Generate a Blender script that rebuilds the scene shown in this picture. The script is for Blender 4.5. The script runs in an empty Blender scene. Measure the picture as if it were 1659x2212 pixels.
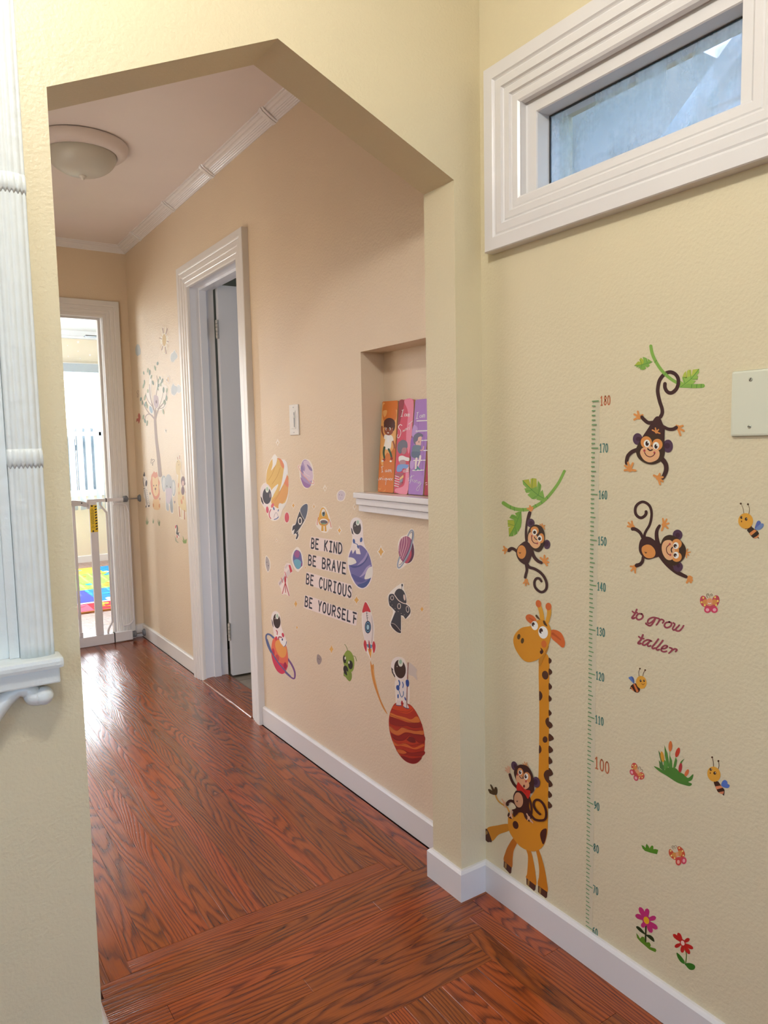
import bpy, bmesh, math, random
from mathutils import Vector, Matrix
from mathutils.geometry import tessellate_polygon
random.seed(7)
SC = bpy.context.scene
COL = SC.collection

# ------------------------------------------------------------------ camera, sky, sun, big lights, exposure
CAMH = 1.208                                     # lens height above the floor (m)
YAW, PITCH, ROLL = 0.582633, -0.0924827, -0.0204064
FPX, PW, PH = 1586.96, 1659, 2212
_f = Vector((math.sin(YAW)*math.cos(PITCH), math.cos(YAW)*math.cos(PITCH), math.sin(PITCH)))
_r0 = Vector((math.cos(YAW), -math.sin(YAW), 0)); _u0 = _r0.cross(_f)
_r = math.cos(ROLL)*_r0 + math.sin(ROLL)*_u0
_u = -math.sin(ROLL)*_r0 + math.cos(ROLL)*_u0
cam = bpy.data.cameras.new('camera'); camo = bpy.data.objects.new('camera', cam); COL.objects.link(camo)
M = Matrix((_r, _u, -_f)).transposed().to_4x4(); M.translation = Vector((0, 0, CAMH))
camo.matrix_world = M
cam.sensor_fit = 'VERTICAL'; cam.sensor_height = 36.0; cam.lens = 36.0*FPX/PH
cam.clip_start = 0.05; cam.clip_end = 200
SC.camera = camo

SC.view_settings.view_transform = 'Standard'
SC.view_settings.look = 'None'
SC.view_settings.gamma = 1.0
SC.view_settings.use_curve_mapping = False
SC.view_settings.exposure = 0.0

w = bpy.data.worlds.new('sky'); SC.world = w; w.use_nodes = True
nt = w.node_tree; nt.nodes.clear()
sky = nt.nodes.new('ShaderNodeTexSky'); sky.sky_type = 'NISHITA'; sky.sun_disc = False
sky.sun_elevation = math.radians(44); sky.sun_rotation = math.radians(3); sky.air_density = 0.7; sky.dust_density = 3.0
bg = nt.nodes.new('ShaderNodeBackground'); bg.inputs['Strength'].default_value = 1.3
ow = nt.nodes.new('ShaderNodeOutputWorld')
nt.links.new(sky.outputs[0], bg.inputs[0]); nt.links.new(bg.outputs[0], ow.inputs[0])

PXL = -0.6
def light(name, kind, loc, power, color=(1, 1, 1), **k):
    l = bpy.data.lights.new(name, kind); l.energy = power; l.color = color
    o = bpy.data.objects.new(name, l); COL.objects.link(o); o.location = loc
    for a, v in k.items():
        if a == 'rot': o.rotation_euler = v
        else: setattr(l, a, v)
    return o
# sun: comes in through the playroom window towards the camera
sd = Vector((0.03, 1.0, 0.98)).normalized()
sun = light('sun', 'SUN', (0, 20, 20), 7.0, (1.0, 0.96, 0.9), angle=0.009)
sun.rotation_euler = sd.to_track_quat('Z', 'Y').to_euler()
# area lamps for the rooms around
light('playroom_window_light', 'AREA', (1.85, 8.62, 1.68), 110, (0.90, 0.96, 1.0), shape='RECTANGLE', size=1.55, size_y=.34, rot=(math.radians(-90), 0, 0))
light('hall_side_fill', 'AREA', (-0.15, 3.1, 1.25), 8.0, (1.0, 0.955, 0.90), shape='RECTANGLE', size=1.9, size_y=0.9, rot=(0, math.radians(-90), 0))  # added to brighten the hall evenly; the side room is invented
light('playroom_side_fill', 'AREA', (PXL+.05, 6.9, 1.5), 90, (0.93, 0.97, 1.0), shape='RECTANGLE', size=1.2, size_y=1.4, rot=(0, math.radians(-90), 0))  # added to brighten the playroom; this wall has no window
light('bathroom_window_light', 'AREA', (2.72, 2.2, 1.6), 7, (0.82, 0.88, 1.0), shape='RECTANGLE', size=0.7, size_y=0.7, rot=(0, math.radians(90), math.radians(-25)))
light('entry_daylight_fill', 'AREA', (-1.45, -0.6, 1.5), 3.6, (0.86, 0.94, 1.0), shape='RECTANGLE', size=1.3, size_y=1.3, rot=(0, math.radians(-90), 0))  # added fill for unseen daylight from the left, at an added opening
light('entry_back_fill', 'AREA', (0.2, -1.95, 1.5), 1.8, (1.0, 0.96, 0.9), shape='RECTANGLE', size=1.4, size_y=1.6, rot=(math.radians(90), 0, 0))  # added fill from behind the camera, its source is made up

# ------------------------------------------------------------------ materials
def lin(c):
    if isinstance(c, str):
        c = c.lstrip('#'); c = tuple(int(c[i:i+2], 16)/255 for i in (0, 2, 4))
    return tuple((v/12.92 if v <= .04045 else ((v+.055)/1.055)**2.4) for v in c)
_mats = {}
def mat(name, color, rough=.5, bump=0, bscale=100, var=0, vscale=3, metal=0, coat=0, spec=.5, trans=0, bdist=.002):
    if name in _mats: return _mats[name]
    m = bpy.data.materials.new(name); m.use_nodes = True; _mats[name] = m
    N = m.node_tree.nodes; L = m.node_tree.links; b = N['Principled BSDF']
    c = lin(color)
    b.inputs['Base Color'].default_value = (*c, 1); b.inputs['Roughness'].default_value = rough
    b.inputs['Metallic'].default_value = metal; b.inputs['Coat Weight'].default_value = coat
    b.inputs['Specular IOR Level'].default_value = spec
    b.inputs['Transmission Weight'].default_value = trans
    if bump or var:
        tc = N.new('ShaderNodeTexCoord')
    if bump:
        n = N.new('ShaderNodeTexNoise'); n.inputs['Scale'].default_value = bscale; n.inputs['Detail'].default_value = 4
        L.new(tc.outputs['Object'], n.inputs['Vector'])
        bp = N.new('ShaderNodeBump'); bp.inputs['Strength'].default_value = bump; bp.inputs['Distance'].default_value = bdist
        L.new(n.outputs['Fac'], bp.inputs['Height']); L.new(bp.outputs[0], b.inputs['Normal'])
    if var:
        n2 = N.new('ShaderNodeTexNoise'); n2.inputs['Scale'].default_value = vscale; n2.inputs['Detail'].default_value = 3
        L.new(tc.outputs['Object'], n2.inputs['Vector'])
        mr = N.new('ShaderNodeMapRange'); mr.inputs['To Min'].default_value = 1-var; mr.inputs['To Max'].default_value = 1+var
        L.new(n2.outputs['Fac'], mr.inputs[0])
        mx = N.new('ShaderNodeVectorMath'); mx.operation = 'SCALE'; mx.inputs[0].default_value = c
        L.new(mr.outputs[0], mx.inputs['Scale']); L.new(mx.outputs[0], b.inputs['Base Color'])
    return m
def paint(name, color, rough=.42, st=.8):
    return mat(name, color, rough, bump=st, bscale=150, var=.03, vscale=4, bdist=.0015)

WALL_NEAR = paint('cream_wall_paint', '#dacfad')
WALL_HALL = paint('peach_wall_paint', '#dfccb1')
WALL_PLAY = paint('playroom_cream_paint', '#e6dcc6')
CEIL_PLAY = paint('playroom_ceiling_paint', '#e4e8ee', .6, .2)
WALL_BATH = paint('grey_green_wall_paint', '#9a9a88')
CEIL = paint('ceiling_paint', '#f0eae8', .6, .2)
TRIM = mat('white_trim_paint', '#dedcda', .28, bump=.12, bscale=60, var=.02, bdist=.001)
TRIMG = mat('glossy_brushed_trim_paint', '#e9e8ea', .22, bump=.6, bscale=45, bdist=.002)
DOORM = mat('cool_white_door_paint', '#dfe2ea', .3, bump=.15, bscale=40)
PLASTICW = mat('white_plastic', '#e4e2dc', .35)
IVORY = mat('ivory_plastic', '#d8dac4', .4)
GATEM = mat('gate_white_enamel', '#d9d7da', .3)
GREYP = mat('grey_plastic', '#6f747c', .45)
STEEL = mat('steel', '#9a9ca0', .25, metal=1)
DARK = mat('dark_joint', '#2a2a2c', .6)
BLACKISH = mat('dark_gap', '#3c4142', .7)

# oak strip flooring: stained red-brown, dark open grain, satin varnish
def oak(name, base='#9c4c1c', dark='#3a0e05', world=False, tile=False):
    m = bpy.data.materials.new(name); m.use_nodes = True
    N = m.node_tree.nodes; L = m.node_tree.links; b = N['Principled BSDF']
    tc = N.new('ShaderNodeTexCoord'); oi = N.new('ShaderNodeObjectInfo')
    off = N.new('ShaderNodeVectorMath'); off.operation = 'SCALE'; off.inputs[0].default_value = (37., 91., 53.)
    L.new(oi.outputs['Random'], off.inputs['Scale'])
    add = N.new('ShaderNodeVectorMath'); add.operation = 'ADD'
    L.new(tc.outputs['Object'], add.inputs[0]); L.new(off.outputs[0], add.inputs[1])
    mp = N.new('ShaderNodeMapping'); mp.inputs['Scale'].default_value = (1.0, 7., 1.)
    L.new(add.outputs[0], mp.inputs['Vector'])
    n1 = N.new('ShaderNodeTexNoise'); n1.inputs['Scale'].default_value = 1.0; n1.inputs['Detail'].default_value = 1.6; n1.inputs['Roughness'].default_value = .45
    L.new(mp.outputs[0], n1.inputs['Vector'])
    # contour lines of the stretched noise = cathedral grain
    k = N.new('ShaderNodeMath'); k.operation = 'MULTIPLY'; k.inputs[1].default_value = 1.
    sx = N.new('ShaderNodeSeparateXYZ'); L.new(add.outputs[0], sx.inputs[0])
    ky = N.new('ShaderNodeMath'); ky.operation = 'MULTIPLY'; ky.inputs[1].default_value = 62.; L.new(sx.outputs['Y'], ky.inputs[0])
    kn = N.new('ShaderNodeMath'); kn.operation = 'MULTIPLY_ADD'; kn.inputs[1].default_value = 24.
    L.new(n1.outputs['Fac'], kn.inputs[0]); L.new(ky.outputs[0], kn.inputs[2]); L.new(kn.outputs[0], k.inputs[0])
    wob = N.new('ShaderNodeTexNoise'); wob.inputs['Scale'].default_value = 1.; wob.inputs['Detail'].default_value = 3
    mp3 = N.new('ShaderNodeMapping'); mp3.inputs['Scale'].default_value = (14., 60., 1.)
    L.new(add.outputs[0], mp3.inputs['Vector']); L.new(mp3.outputs[0], wob.inputs['Vector'])
    wm = N.new('ShaderNodeMath'); wm.operation = 'MULTIPLY_ADD'; wm.inputs[1].default_value = .7
    L.new(wob.outputs['Fac'], wm.inputs[0]); L.new(k.outputs[0], wm.inputs[2])
    fr = N.new('ShaderNodeMath'); fr.operation = 'FRACT'; L.new(wm.outputs[0], fr.inputs[0])
    cr = N.new('ShaderNodeValToRGB'); e = cr.color_ramp.elements
    e[0].position = 0; e[0].color = (1, 1, 1, 1); e[1].position = 1; e[1].color = (.85, .85, .85, 1)
    for p, v in ((.1, .95), (.17, .35), (.3, .05), (.62, 0)):
        q = e.new(p); q.color = (v, v, v, 1)
    L.new(fr.outputs[0], cr.inputs[0])
    # fine pores
    n2 = N.new('ShaderNodeTexNoise'); n2.inputs['Scale'].default_value = 1.; n2.inputs['Detail'].default_value = 3
    mp2 = N.new('ShaderNodeMapping'); mp2.inputs['Scale'].default_value = (9., 420., 1.)
    L.new(add.outputs[0], mp2.inputs['Vector']); L.new(mp2.outputs[0], n2.inputs['Vector'])
    pr = N.new('ShaderNodeMapRange'); pr.inputs['From Min'].default_value = .5; pr.inputs['From Max'].default_value = .72
    L.new(n2.outputs['Fac'], pr.inputs[0])
    mxa = N.new('ShaderNodeMath'); mxa.operation = 'MULTIPLY_ADD'; mxa.inputs[1].default_value = .45; mxa.use_clamp = True
    gm = N.new('ShaderNodeMath'); gm.operation = 'MULTIPLY'; gm.inputs[1].default_value = .62
    L.new(cr.outputs[0], gm.inputs[0]); L.new(pr.outputs[0], mxa.inputs[0]); L.new(gm.outputs[0], mxa.inputs[2])
    mix = N.new('ShaderNodeMix'); mix.data_type = 'RGBA'
    L.new(mxa.outputs[0], mix.inputs['Factor'])
    # board to board tone
    hs = N.new('ShaderNodeHueSaturation'); hs.inputs['Color'].default_value = (*lin(base), 1)
    r2 = N.new('ShaderNodeMapRange'); r2.inputs['To Min'].default_value = .8; r2.inputs['To Max'].default_value = 1.12
    L.new(oi.outputs['Random'], r2.inputs[0]); L.new(r2.outputs[0], hs.inputs['Value'])
    r3 = N.new('ShaderNodeMapRange'); r3.inputs['To Min'].default_value = .505; r3.inputs['To Max'].default_value = .495
    L.new(oi.outputs['Random'], r3.inputs[0]); L.new(r3.outputs[0], hs.inputs['Hue'])
    L.new(hs.outputs[0], mix.inputs['A']); mix.inputs['B'].default_value = (*lin(dark), 1)
    L.new(mix.outputs['Result'], b.inputs['Base Color'])
    b.inputs['Roughness'].default_value = .2
    b.inputs['Specular IOR Level'].default_value = .4
    b.inputs['Coat Weight'].default_value = .32; b.inputs['Coat Roughness'].default_value = .08
    bp = N.new('ShaderNodeBump'); bp.inputs['Strength'].default_value = .28; bp.inputs['Distance'].default_value = .001; bp.invert = True
    L.new(mxa.outputs[0], bp.inputs['Height']); L.new(bp.outputs[0], b.inputs['Normal']); L.new(bp.outputs[0], b.inputs['Coat Normal'])
    return m
OAK = oak('stained_oak')

# ------------------------------------------------------------------ object helpers
def link(name, me, mats, parent=None, loc=None, rot=None, smooth=False):
    if not isinstance(mats, (list, tuple)): mats = [mats]
    if not me.materials:
        for m in mats: me.materials.append(m)
    o = bpy.data.objects.new(name, me); COL.objects.link(o)
    if loc: o.location = loc
    if rot: o.rotation_euler = rot
    if parent: o.parent = parent; 
    if smooth:
        for p in me.polygons: p.use_smooth = True
    return o
def from_bm(name, bm, mats, parent=None, smooth=False, **k):
    bmesh.ops.recalc_face_normals(bm, faces=bm.faces)
    me = bpy.data.meshes.new(name); bm.to_mesh(me); bm.free()
    return link(name, me, mats, parent, smooth=smooth, **k)
def thing(name, label, cat, loc=(0, 0, 0), group=None, parent=None):
    o = bpy.data.objects.new(name, None); COL.objects.link(o); o.location = loc; o.empty_display_size = .05
    o['label'] = label; o['category'] = cat
    if group: o['group'] = group
    return o
def tag(o, label, cat, group=None):
    o['label'] = label; o['category'] = cat
    if group: o['group'] = group
    return o
def struct(o, label=None):
    o['kind'] = 'structure'
    if label: o['label'] = label
    return o
def box(bm, lo, hi, bev=0, mi=0):
    x0, y0, z0 = lo; x1, y1, z1 = hi
    vs = [bm.verts.new(p) for p in ((x0,y0,z0),(x1,y0,z0),(x1,y1,z0),(x0,y1,z0),(x0,y0,z1),(x1,y0,z1),(x1,y1,z1),(x0,y1,z1))]
    fs = [bm.faces.new([vs[i] for i in q]) for q in ((0,3,2,1),(4,5,6,7),(0,1,5,4),(1,2,6,5),(2,3,7,6),(3,0,4,7))]
    for f in fs: f.material_index = mi
    if bev:
        es = set(e for f in fs for e in f.edges)
        bmesh.ops.bevel(bm, geom=list(es), offset=bev, segments=2, profile=.6, affect='EDGES')
def boxo(name, lo, hi, m, parent=None, bev=0, rel=True):
    """box object; coordinates are world, the mesh is stored relative to its parent's location when rel"""
    p = parent.location if (parent and rel) else Vector((0, 0, 0))
    bm = bmesh.new(); box(bm, [lo[i]-p[i] for i in range(3)], [hi[i]-p[i] for i in range(3)], bev)
    return from_bm(name, bm, m, parent)
def tube(bm, pts, r, seg=10, cap=True):
    """round tube along points (list of Vector)"""
    pts = [Vector(p) for p in pts]; rings = []
    up = None
    for i, p in enumerate(pts):
        t = (pts[min(i+1, len(pts)-1)] - pts[max(i-1, 0)]).normalized()
        if up is None:
            up = Vector((0, 0, 1)) if abs(t.z) < .9 else Vector((1, 0, 0))
        a = t.cross(up).normalized(); b = a.cross(t).normalized(); up = b
        rr = r[i] if isinstance(r, (list, tuple)) else r
        rings.append([bm.verts.new(p + a*rr*math.cos(k*2*math.pi/seg) + b*rr*math.sin(k*2*math.pi/seg)) for k in range(seg)])
    for i in range(len(rings)-1):
        for k in range(seg):
            bm.faces.new((rings[i][k], rings[i][(k+1) % seg], rings[i+1][(k+1) % seg], rings[i+1][k]))
    if cap:
        bm.faces.new(rings[0][::-1]); bm.faces.new(rings[-1])
def lathe(bm, prof, c, seg=40, axis='z'):
    rings = []
    for r, h in prof:
        ring = []
        for k in range(seg):
            a = k*2*math.pi/seg
            if axis == 'z': p = (c[0]+r*math.cos(a), c[1]+r*math.sin(a), c[2]+h)
            elif axis == 'x': p = (c[0]+h, c[1]+r*math.cos(a), c[2]+r*math.sin(a))
            else: p = (c[0]+r*math.cos(a), c[1]+h, c[2]+r*math.sin(a))
            ring.append(bm.verts.new(p))
        rings.append(ring)
    for i in range(len(rings)-1):
        for k in range(seg):
            bm.faces.new((rings[i][k], rings[i][(k+1) % seg], rings[i+1][(k+1) % seg], rings[i+1][k]))
    bm.faces.new(rings[0][::-1]); bm.faces.new(rings[-1])
def pt(axis, D, a, z, t):
    """point on a wall plane: axis 'x' -> plane x=D facing -x ; 'y' -> plane y=D facing -y ; t = height above the plane"""
    return (D-t, a, z) if axis == 'x' else (a, D-t, z)
def casing(bm, axis, D, a0, a1, z0, z1, prof, closed=True):
    """mitred moulding round an opening. a0..a1,z0..z1 = OUTER edge; prof = (inset, height)"""
    prev = None
    for d, t in prof:
        if closed: c = [(a0+d, z0+d), (a0+d, z1-d), (a1-d, z1-d), (a1-d, z0+d)]
        else: c = [(a0+d, z0), (a0+d, z1-d), (a1-d, z1-d), (a1-d, z0)]
        ring = [bm.verts.new(pt(axis, D, a, z, t)) for a, z in c]
        if prev:
            for i in range(4 if closed else 3):
                j = (i+1) % 4
                bm.faces.new((prev[i], prev[j], ring[j], ring[i]))
        prev = ring
CAS = [(0, 0), (0, .026), (.002, .0285), (.03, .0285), (.033, .0255), (.036, .0235), (.04, .0255), (.057, .0255), (.060, .021),
       (.063, .019), (.066, .021), (.08, .021), (.083, .0165), (.086, .015), (.089, .0165), (.103, .016), (.108, .012), (.110, .0)]
def wall_cells(name, axis, D, us, zs, cellf, thick, m, sign=1):
    """wall slab on a grid; cellf(u,z) -> front depth (0 = face, d = recessed, None = open). The slab goes to D+thick*sign"""
    bm = bmesh.new()
    nu, nz = len(us)-1, len(zs)-1
    d = [[cellf((us[i]+us[i+1])/2, (zs[j]+zs[j+1])/2) for j in range(nz)] for i in range(nu)]
    def P(a, z, t):
        v = D + sign*t
        return (v, a, z) if axis == 'x' else (a, v, z)
    def quad(*p): bm.faces.new([bm.verts.new(q) for q in p])
    for i in range(nu):
        for j in range(nz):
            k = d[i][j]
            if k is None: continue
            u0, u1, z0, z1 = us[i], us[i+1], zs[j], zs[j+1]
            for t in (k, thick): quad(P(u0, z0, t), P(u1, z0, t), P(u1, z1, t), P(u0, z1, t))
            for di, dj, e in ((-1, 0, ((u0, z0), (u0, z1))), (1, 0, ((u1, z0), (u1, z1))), (0, -1, ((u0, z0), (u1, z0))), (0, 1, ((u0, z1), (u1, z1)))):
                ii, jj = i+di, j+dj
                q = d[ii][jj] if 0 <= ii < nu and 0 <= jj < nz else None
                if q is None: t0, t1 = k, thick
                elif q > k: t0, t1 = k, q
                else: continue
                (a, b), (c, e2) = e
                quad(P(a, b, t0), P(c, e2, t0), P(c, e2, t1), P(a, b, t1))
    bmesh.ops.remove_doubles(bm, verts=bm.verts, dist=1e-5)
    return struct(from_bm(name, bm, m))
# ------------------------------------------------------------------ room shell (metres, floor z=0; hall runs along +y)
ZC = 2.448
XN, XH = 1.258, 1.264          # right wall of the entry, right wall of the hall
YA, YB = 1.442, 1.565          # arch wall front / back
YF = 4.778                     # end wall of the hall
XL = 0.215                     # hidden left wall of the hall
PX0, PX1, PY = -0.6, 3.3, 8.341  # playroom
def inr(v, a, b): return a < v < b
# entry
WIN = (0.735, 1.288, 1.735, 1.985)
wall_cells('wall_right', 'x', XN, [-2.2, WIN[0], WIN[1], YB], [0, WIN[2], WIN[3], ZC],
           lambda u, z: None if inr(u, WIN[0], WIN[1]) and inr(z, WIN[2], WIN[3]) else 0, .16, WALL_NEAR)
# arch wall with the chamfered opening
bm = bmesh.new()
out = [(-1.6, 0), (.262, 0), (.262, 1.841), (.712, 2.043), (1.173, 1.842), (1.173, 0), (XN, 0), (XN, ZC), (-1.6, ZC)]
tri = tessellate_polygon([[Vector((x, z, 0)) for x, z in out]])
fr = [bm.verts.new((x, YA, z)) for x, z in out]; bk = [bm.verts.new((x, YB, z)) for x, z in out]
for t in tri:
    bm.faces.new([fr[i] for i in t]); bm.faces.new([bk[i] for i in reversed(t)])
for i in range(len(out)):
    j = (i+1) % len(out); bm.faces.new((fr[i], fr[j], bk[j], bk[i]))
es = [e for e in bm.edges if abs(e.verts[0].co.y-YA) < 1e-4 and abs(e.verts[1].co.y-YA) < 1e-4 and len(e.link_faces) == 2
      and e.calc_face_angle(0) > .5 and all(.26 < v.co.x < 1.18 for v in e.verts)]
bmesh.ops.bevel(bm, geom=es, offset=.004, segments=2, affect='EDGES')
struct(from_bm('wall_front', bm, WALL_NEAR))
boxs = lambda n, lo, hi, m: struct(boxo(n, lo, hi, m))
wall_cells('wall_left', 'x', -1.6, [-2.2, -1.25, .05, YA], [0, .85, 2.15, ZC], lambda u, z: None if inr(u, -1.25, .05) and inr(z, .85, 2.15) else 0, .12, WALL_NEAR, sign=-1)
wall_cells('wall_back', 'y', -2.2, [-1.6, -.5, .9, XN], [0, 2.1, ZC], lambda u, z: None if inr(u, -.5, .9) and z < 2.1 else 0, .12, WALL_NEAR, sign=-1)
boxs('ceiling', (-1.6, -2.2, ZC), (XN, YB, ZC+.08), CEIL)
# hall
NI = (1.66, 2.036, 1.052, 1.503)      # book niche y0,y1,z0,z1
DO = (3.000, 3.632, 0, 2.00)          # bathroom door opening
wall_cells('wall_hall_right', 'x', XH, [YB, NI[0], NI[1], DO[0], DO[1], YF+.12], [0, NI[2], NI[3], DO[3], ZC],
           lambda u, z: None if inr(u, DO[0], DO[1]) and z < DO[3] else (.087 if inr(u, NI[0], NI[1]) and inr(z, NI[2], NI[3]) else 0), .121, WALL_HALL)
DF = (.36, 1.102, 2.018)              # playroom doorway x0,x1,top
wall_cells('wall_hall_end', 'y', YF, [XL-.12, DF[0], DF[1], XH], [0, DF[2], ZC], lambda u, z: None if inr(u, DF[0], DF[1]) and z < DF[2] else 0, .12, WALL_HALL)
wall_cells('wall_hall_left', 'x', XL, [YB, 2.2, 4.0, YF], [0, 2.03, ZC], lambda u, z: None if inr(u, 2.2, 4.0) and z < 2.03 else 0, .1, WALL_HALL, sign=-1)  # doorway invented to let the added side fill into the hall
boxs('ceiling_hall', (XL-.1, YB, ZC), (XH, YF+.12, ZC+.08), CEIL)
# added stub seen by nobody, it only closes the light in
boxs('wall_light_stop', (-.5, 2.1, 0), (-.4, 4.1, ZC), WALL_HALL)
# playroom
PW_ = (1.05, 2.65, .74, 2.06)
wall_cells('wall_playroom_end', 'y', PY, [PX0, PW_[0], PW_[1], PX1], [0, PW_[2], PW_[3], ZC], lambda u, z: None if inr(u, PW_[0], PW_[1]) and inr(z, PW_[2], PW_[3]) else 0, .12, WALL_PLAY)
wall_cells('wall_playroom_near', 'y', YF+.121, [PX0, DF[0], DF[1], PX1], [0, DF[2], ZC], lambda u, z: None if inr(u, DF[0], DF[1]) and z < DF[2] else 0, .02, WALL_HALL)
boxs('wall_playroom_left', (PX0-.1, YF+.12, 0), (PX0, PY, ZC), WALL_PLAY)
boxs('wall_playroom_right', (PX1, YF+.12, 0), (PX1+.1, PY, ZC), WALL_PLAY)
boxs('ceiling_playroom', (PX0, YF+.12, ZC), (PX1, PY, ZC+.08), CEIL_PLAY)
# bathroom
boxs('wall_bathroom_far', (XH+.121, 4.45, 0), (3.0, 4.55, ZC), WALL_BATH)
boxs('wall_bathroom_right', (2.9, 1.7, 0), (3.0, 4.45, ZC), WALL_BATH)
boxs('wall_bathroom_near', (XH+.121, 1.6, 0), (3.0, 1.7, ZC), WALL_BATH)
boxs('ceiling_bathroom', (XH+.121, 1.6, ZC), (3.0, 4.55, ZC+.08), WALL_BATH)

# ------------------------------------------------------------------ floor: sub-floor slab carrying every oak strip as a plank
floor = struct(boxo('floor', (-1.6, -2.2, -.06), (XH, YF+.13, -.0125), mat('subfloor', '#3a1a10', .8)))
PWD = .0508
_pm = {}
def plank(x0, y0, x1, y1, along):
    """one strip; mesh shared by length, local x runs along the strip"""
    L_ = round((x1-x0) if along == 'x' else (y1-y0), 3); W_ = round((y1-y0) if along == 'x' else (x1-x0), 4)
    key = (L_, W_)
    if key not in _pm:
        bm = bmesh.new(); g = .00025; c = .0005
        a, b2 = L_/2-g, W_/2-g
        lo = [bm.verts.new(p) for p in ((-a, -b2, -.012), (a, -b2, -.012), (a, b2, -.012), (-a, b2, -.012))]
        mi = [bm.verts.new(p) for p in ((-a, -b2, -c*.6), (a, -b2, -c*.6), (a, b2, -c*.6), (-a, b2, -c*.6))]
        tp = [bm.verts.new(p) for p in ((-a+c, -b2+c, 0), (a-c, -b2+c, 0), (a-c, b2-c, 0), (-a+c, b2-c, 0))]
        for i in range(4):
            j = (i+1) % 4
            bm.faces.new((lo[i], lo[j], mi[j], mi[i])); bm.faces.new((mi[i], mi[j], tp[j], tp[i]))
        bm.faces.new(tp)
        me = bpy.data.meshes.new('plank'); bm.normal_update(); bm.to_mesh(me); bm.free(); _pm[key] = me
    o = link('plank', _pm[key], OAK, floor)
    o.location = ((x0+x1)/2, (y0+y1)/2, random.uniform(-.0001, .0001))
    r = random.choice((0, math.pi))
    o.rotation_euler = (0, 0, r if along == 'x' else r+math.pi/2)
def run(a0, a1, b0, b1, along, lens):
    """strip row cut into random boards"""
    a = a0; first = True
    while a < a1-1e-4:
        l = random.choice(lens)
        if first: l *= random.uniform(.45, 1); first = False
        e = min(a+round(l, 2), a1)
        if a1-e < .18: e = a1
        if along == 'x': plank(a, b0, e, b1, 'x')
        else: plank(b0, a, b1, e, 'y')
        a = e
xs = [1.2455, 1.190, 1.1375, 1.0855]
while xs[-1] > XL-.02: xs.append(round(xs[-1]-PWD, 4))
HS = {0: 1.62, 1: 1.62, 2: 1.665}               # where the hall boards meet the cross boards
for i in range(len(xs)-1):
    x1, x0 = xs[i], max(xs[i+1], XL)
    y0 = HS.get(i, 1.713 if x0 > .34 else 1.665)
    if x1 > XL: run(y0, 4.905, x0, x1, 'y', (.7, .95, 1.2, 1.4, 1.7))
# cross boards of the archway
yy = [1.713, 1.665, 1.620]
while yy[-1] > 1.27: yy.append(round(yy[-1]-.0497, 4))
yend = {0: (.349, 1.0855), 1: (.30, 1.1375)}
for i in range(len(yy)-1):
    y1, y0 = yy[i], yy[i+1]
    x0, x1 = yend.get(i, (-1.2, 1.2455 if y0 > 1.42 else (1.190 if y0 > 1.36 else (1.1375 if y0 > 1.31 else 1.0855))))
    if i > 1 and y0 > 1.565-.05: x0 = .262
    if i == 1 or i == 0: x0 = max(x0, .262)
    run(x0, x1, y0, y1, 'x', (.8, 1.1, 1.5))
Y0N = yy[-1]
# boards of the entry, again lengthwise
xs2 = [1.2455, 1.190, 1.1375, 1.0855]
while xs2[-1] > -1.1: xs2.append(round(xs2[-1]-PWD, 4))
tops = {0: yy[[k for k, v in enumerate(yy) if v > 1.40][-1]], 1: [v for v in yy if v > 1.35][-1], 2: [v for v in yy if v > 1.30][-1]}
for i in range(len(xs2)-1):
    x1, x0 = xs2[i], xs2[i+1]
    yt = tops.get(i, Y0N)
    yb = .35 if x0 > -.3 else .9
    segs = []
    a = yt
    while a > yb:
        l = random.choice((.45, .7, .95))
        if a == yt: l *= random.uniform(.5, 1)
        e = a-round(l, 2)
        plank(x0, e, x1, a, 'y'); a = e
# the rest of the entry floor lies outside any view: joined boards
bm = bmesh.new()
box(bm, (-1.6, -2.2, -.012), (XN, -.3, -.004)); box(bm, (-1.6, -.3, -.012), (-1.2, YA, -.004)); box(bm, (-1.2, -.3, -.012), (XN, .35, -.008)); box(bm, (-1.2, .35, -.012), (-.3, .9, -.008))
o = from_bm('floor_boards', bm, OAK, floor); o['kind'] = 'stuff'
# playroom floor, boards running in y
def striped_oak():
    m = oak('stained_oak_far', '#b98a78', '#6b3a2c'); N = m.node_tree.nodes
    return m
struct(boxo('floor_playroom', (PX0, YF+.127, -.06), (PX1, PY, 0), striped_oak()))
pf = bpy.data.objects['floor_playroom']
bm = bmesh.new()
x = .5
while x < 2.6:
    box(bm, (x, YF+.13, 0), (x+.0008, PY, .0003)); x += PWD
o = from_bm('board_joints', bm, DARK, pf); o['kind'] = 'stuff'
# bathroom tile floor and oak reducer strip in the doorway
TILE = mat('grey_brown_stone_tile', '#9a8f80', .45, bump=.3, bscale=30, var=.35, vscale=14)
bf = struct(boxo('floor_bathroom', (XH+.121, 1.6, -.06), (3.0, 4.55, -.012), mat('grout', '#5a544c', .8)))
for ix in range(4):
    for iy in range(5):
        xx = 1.395+ix*.306-(.15 if iy % 2 else 0); y_ = 2.62+iy*.306
        bm = bmesh.new(); box(bm, (max(xx, 1.388)+.002, y_+.002, -.012), (xx+.304, y_+.302, -.004), .001)
        from_bm('tile', bm, TILE, bf)
bm = bmesh.new()
pr = [(XH-.022, 0.0), (XH-.018, .004), (XH+.01, .012), (XH+.03, .0135), (XH+.115, .0135), (XH+.124, .009), (XH+.126, -.01), (XH-.02, -.01)]
r0 = [bm.verts.new((x, DO[0]+.001, z)) for x, z in pr]; r1 = [bm.verts.new((x, DO[1]-.001, z)) for x, z in pr]
for i in range(len(pr)):
    j = (i+1) % len(pr); bm.faces.new((r0[i], r0[j], r1[j], r1[i]))
bm.faces.new(r0[::-1]); bm.faces.new(r1)
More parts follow.
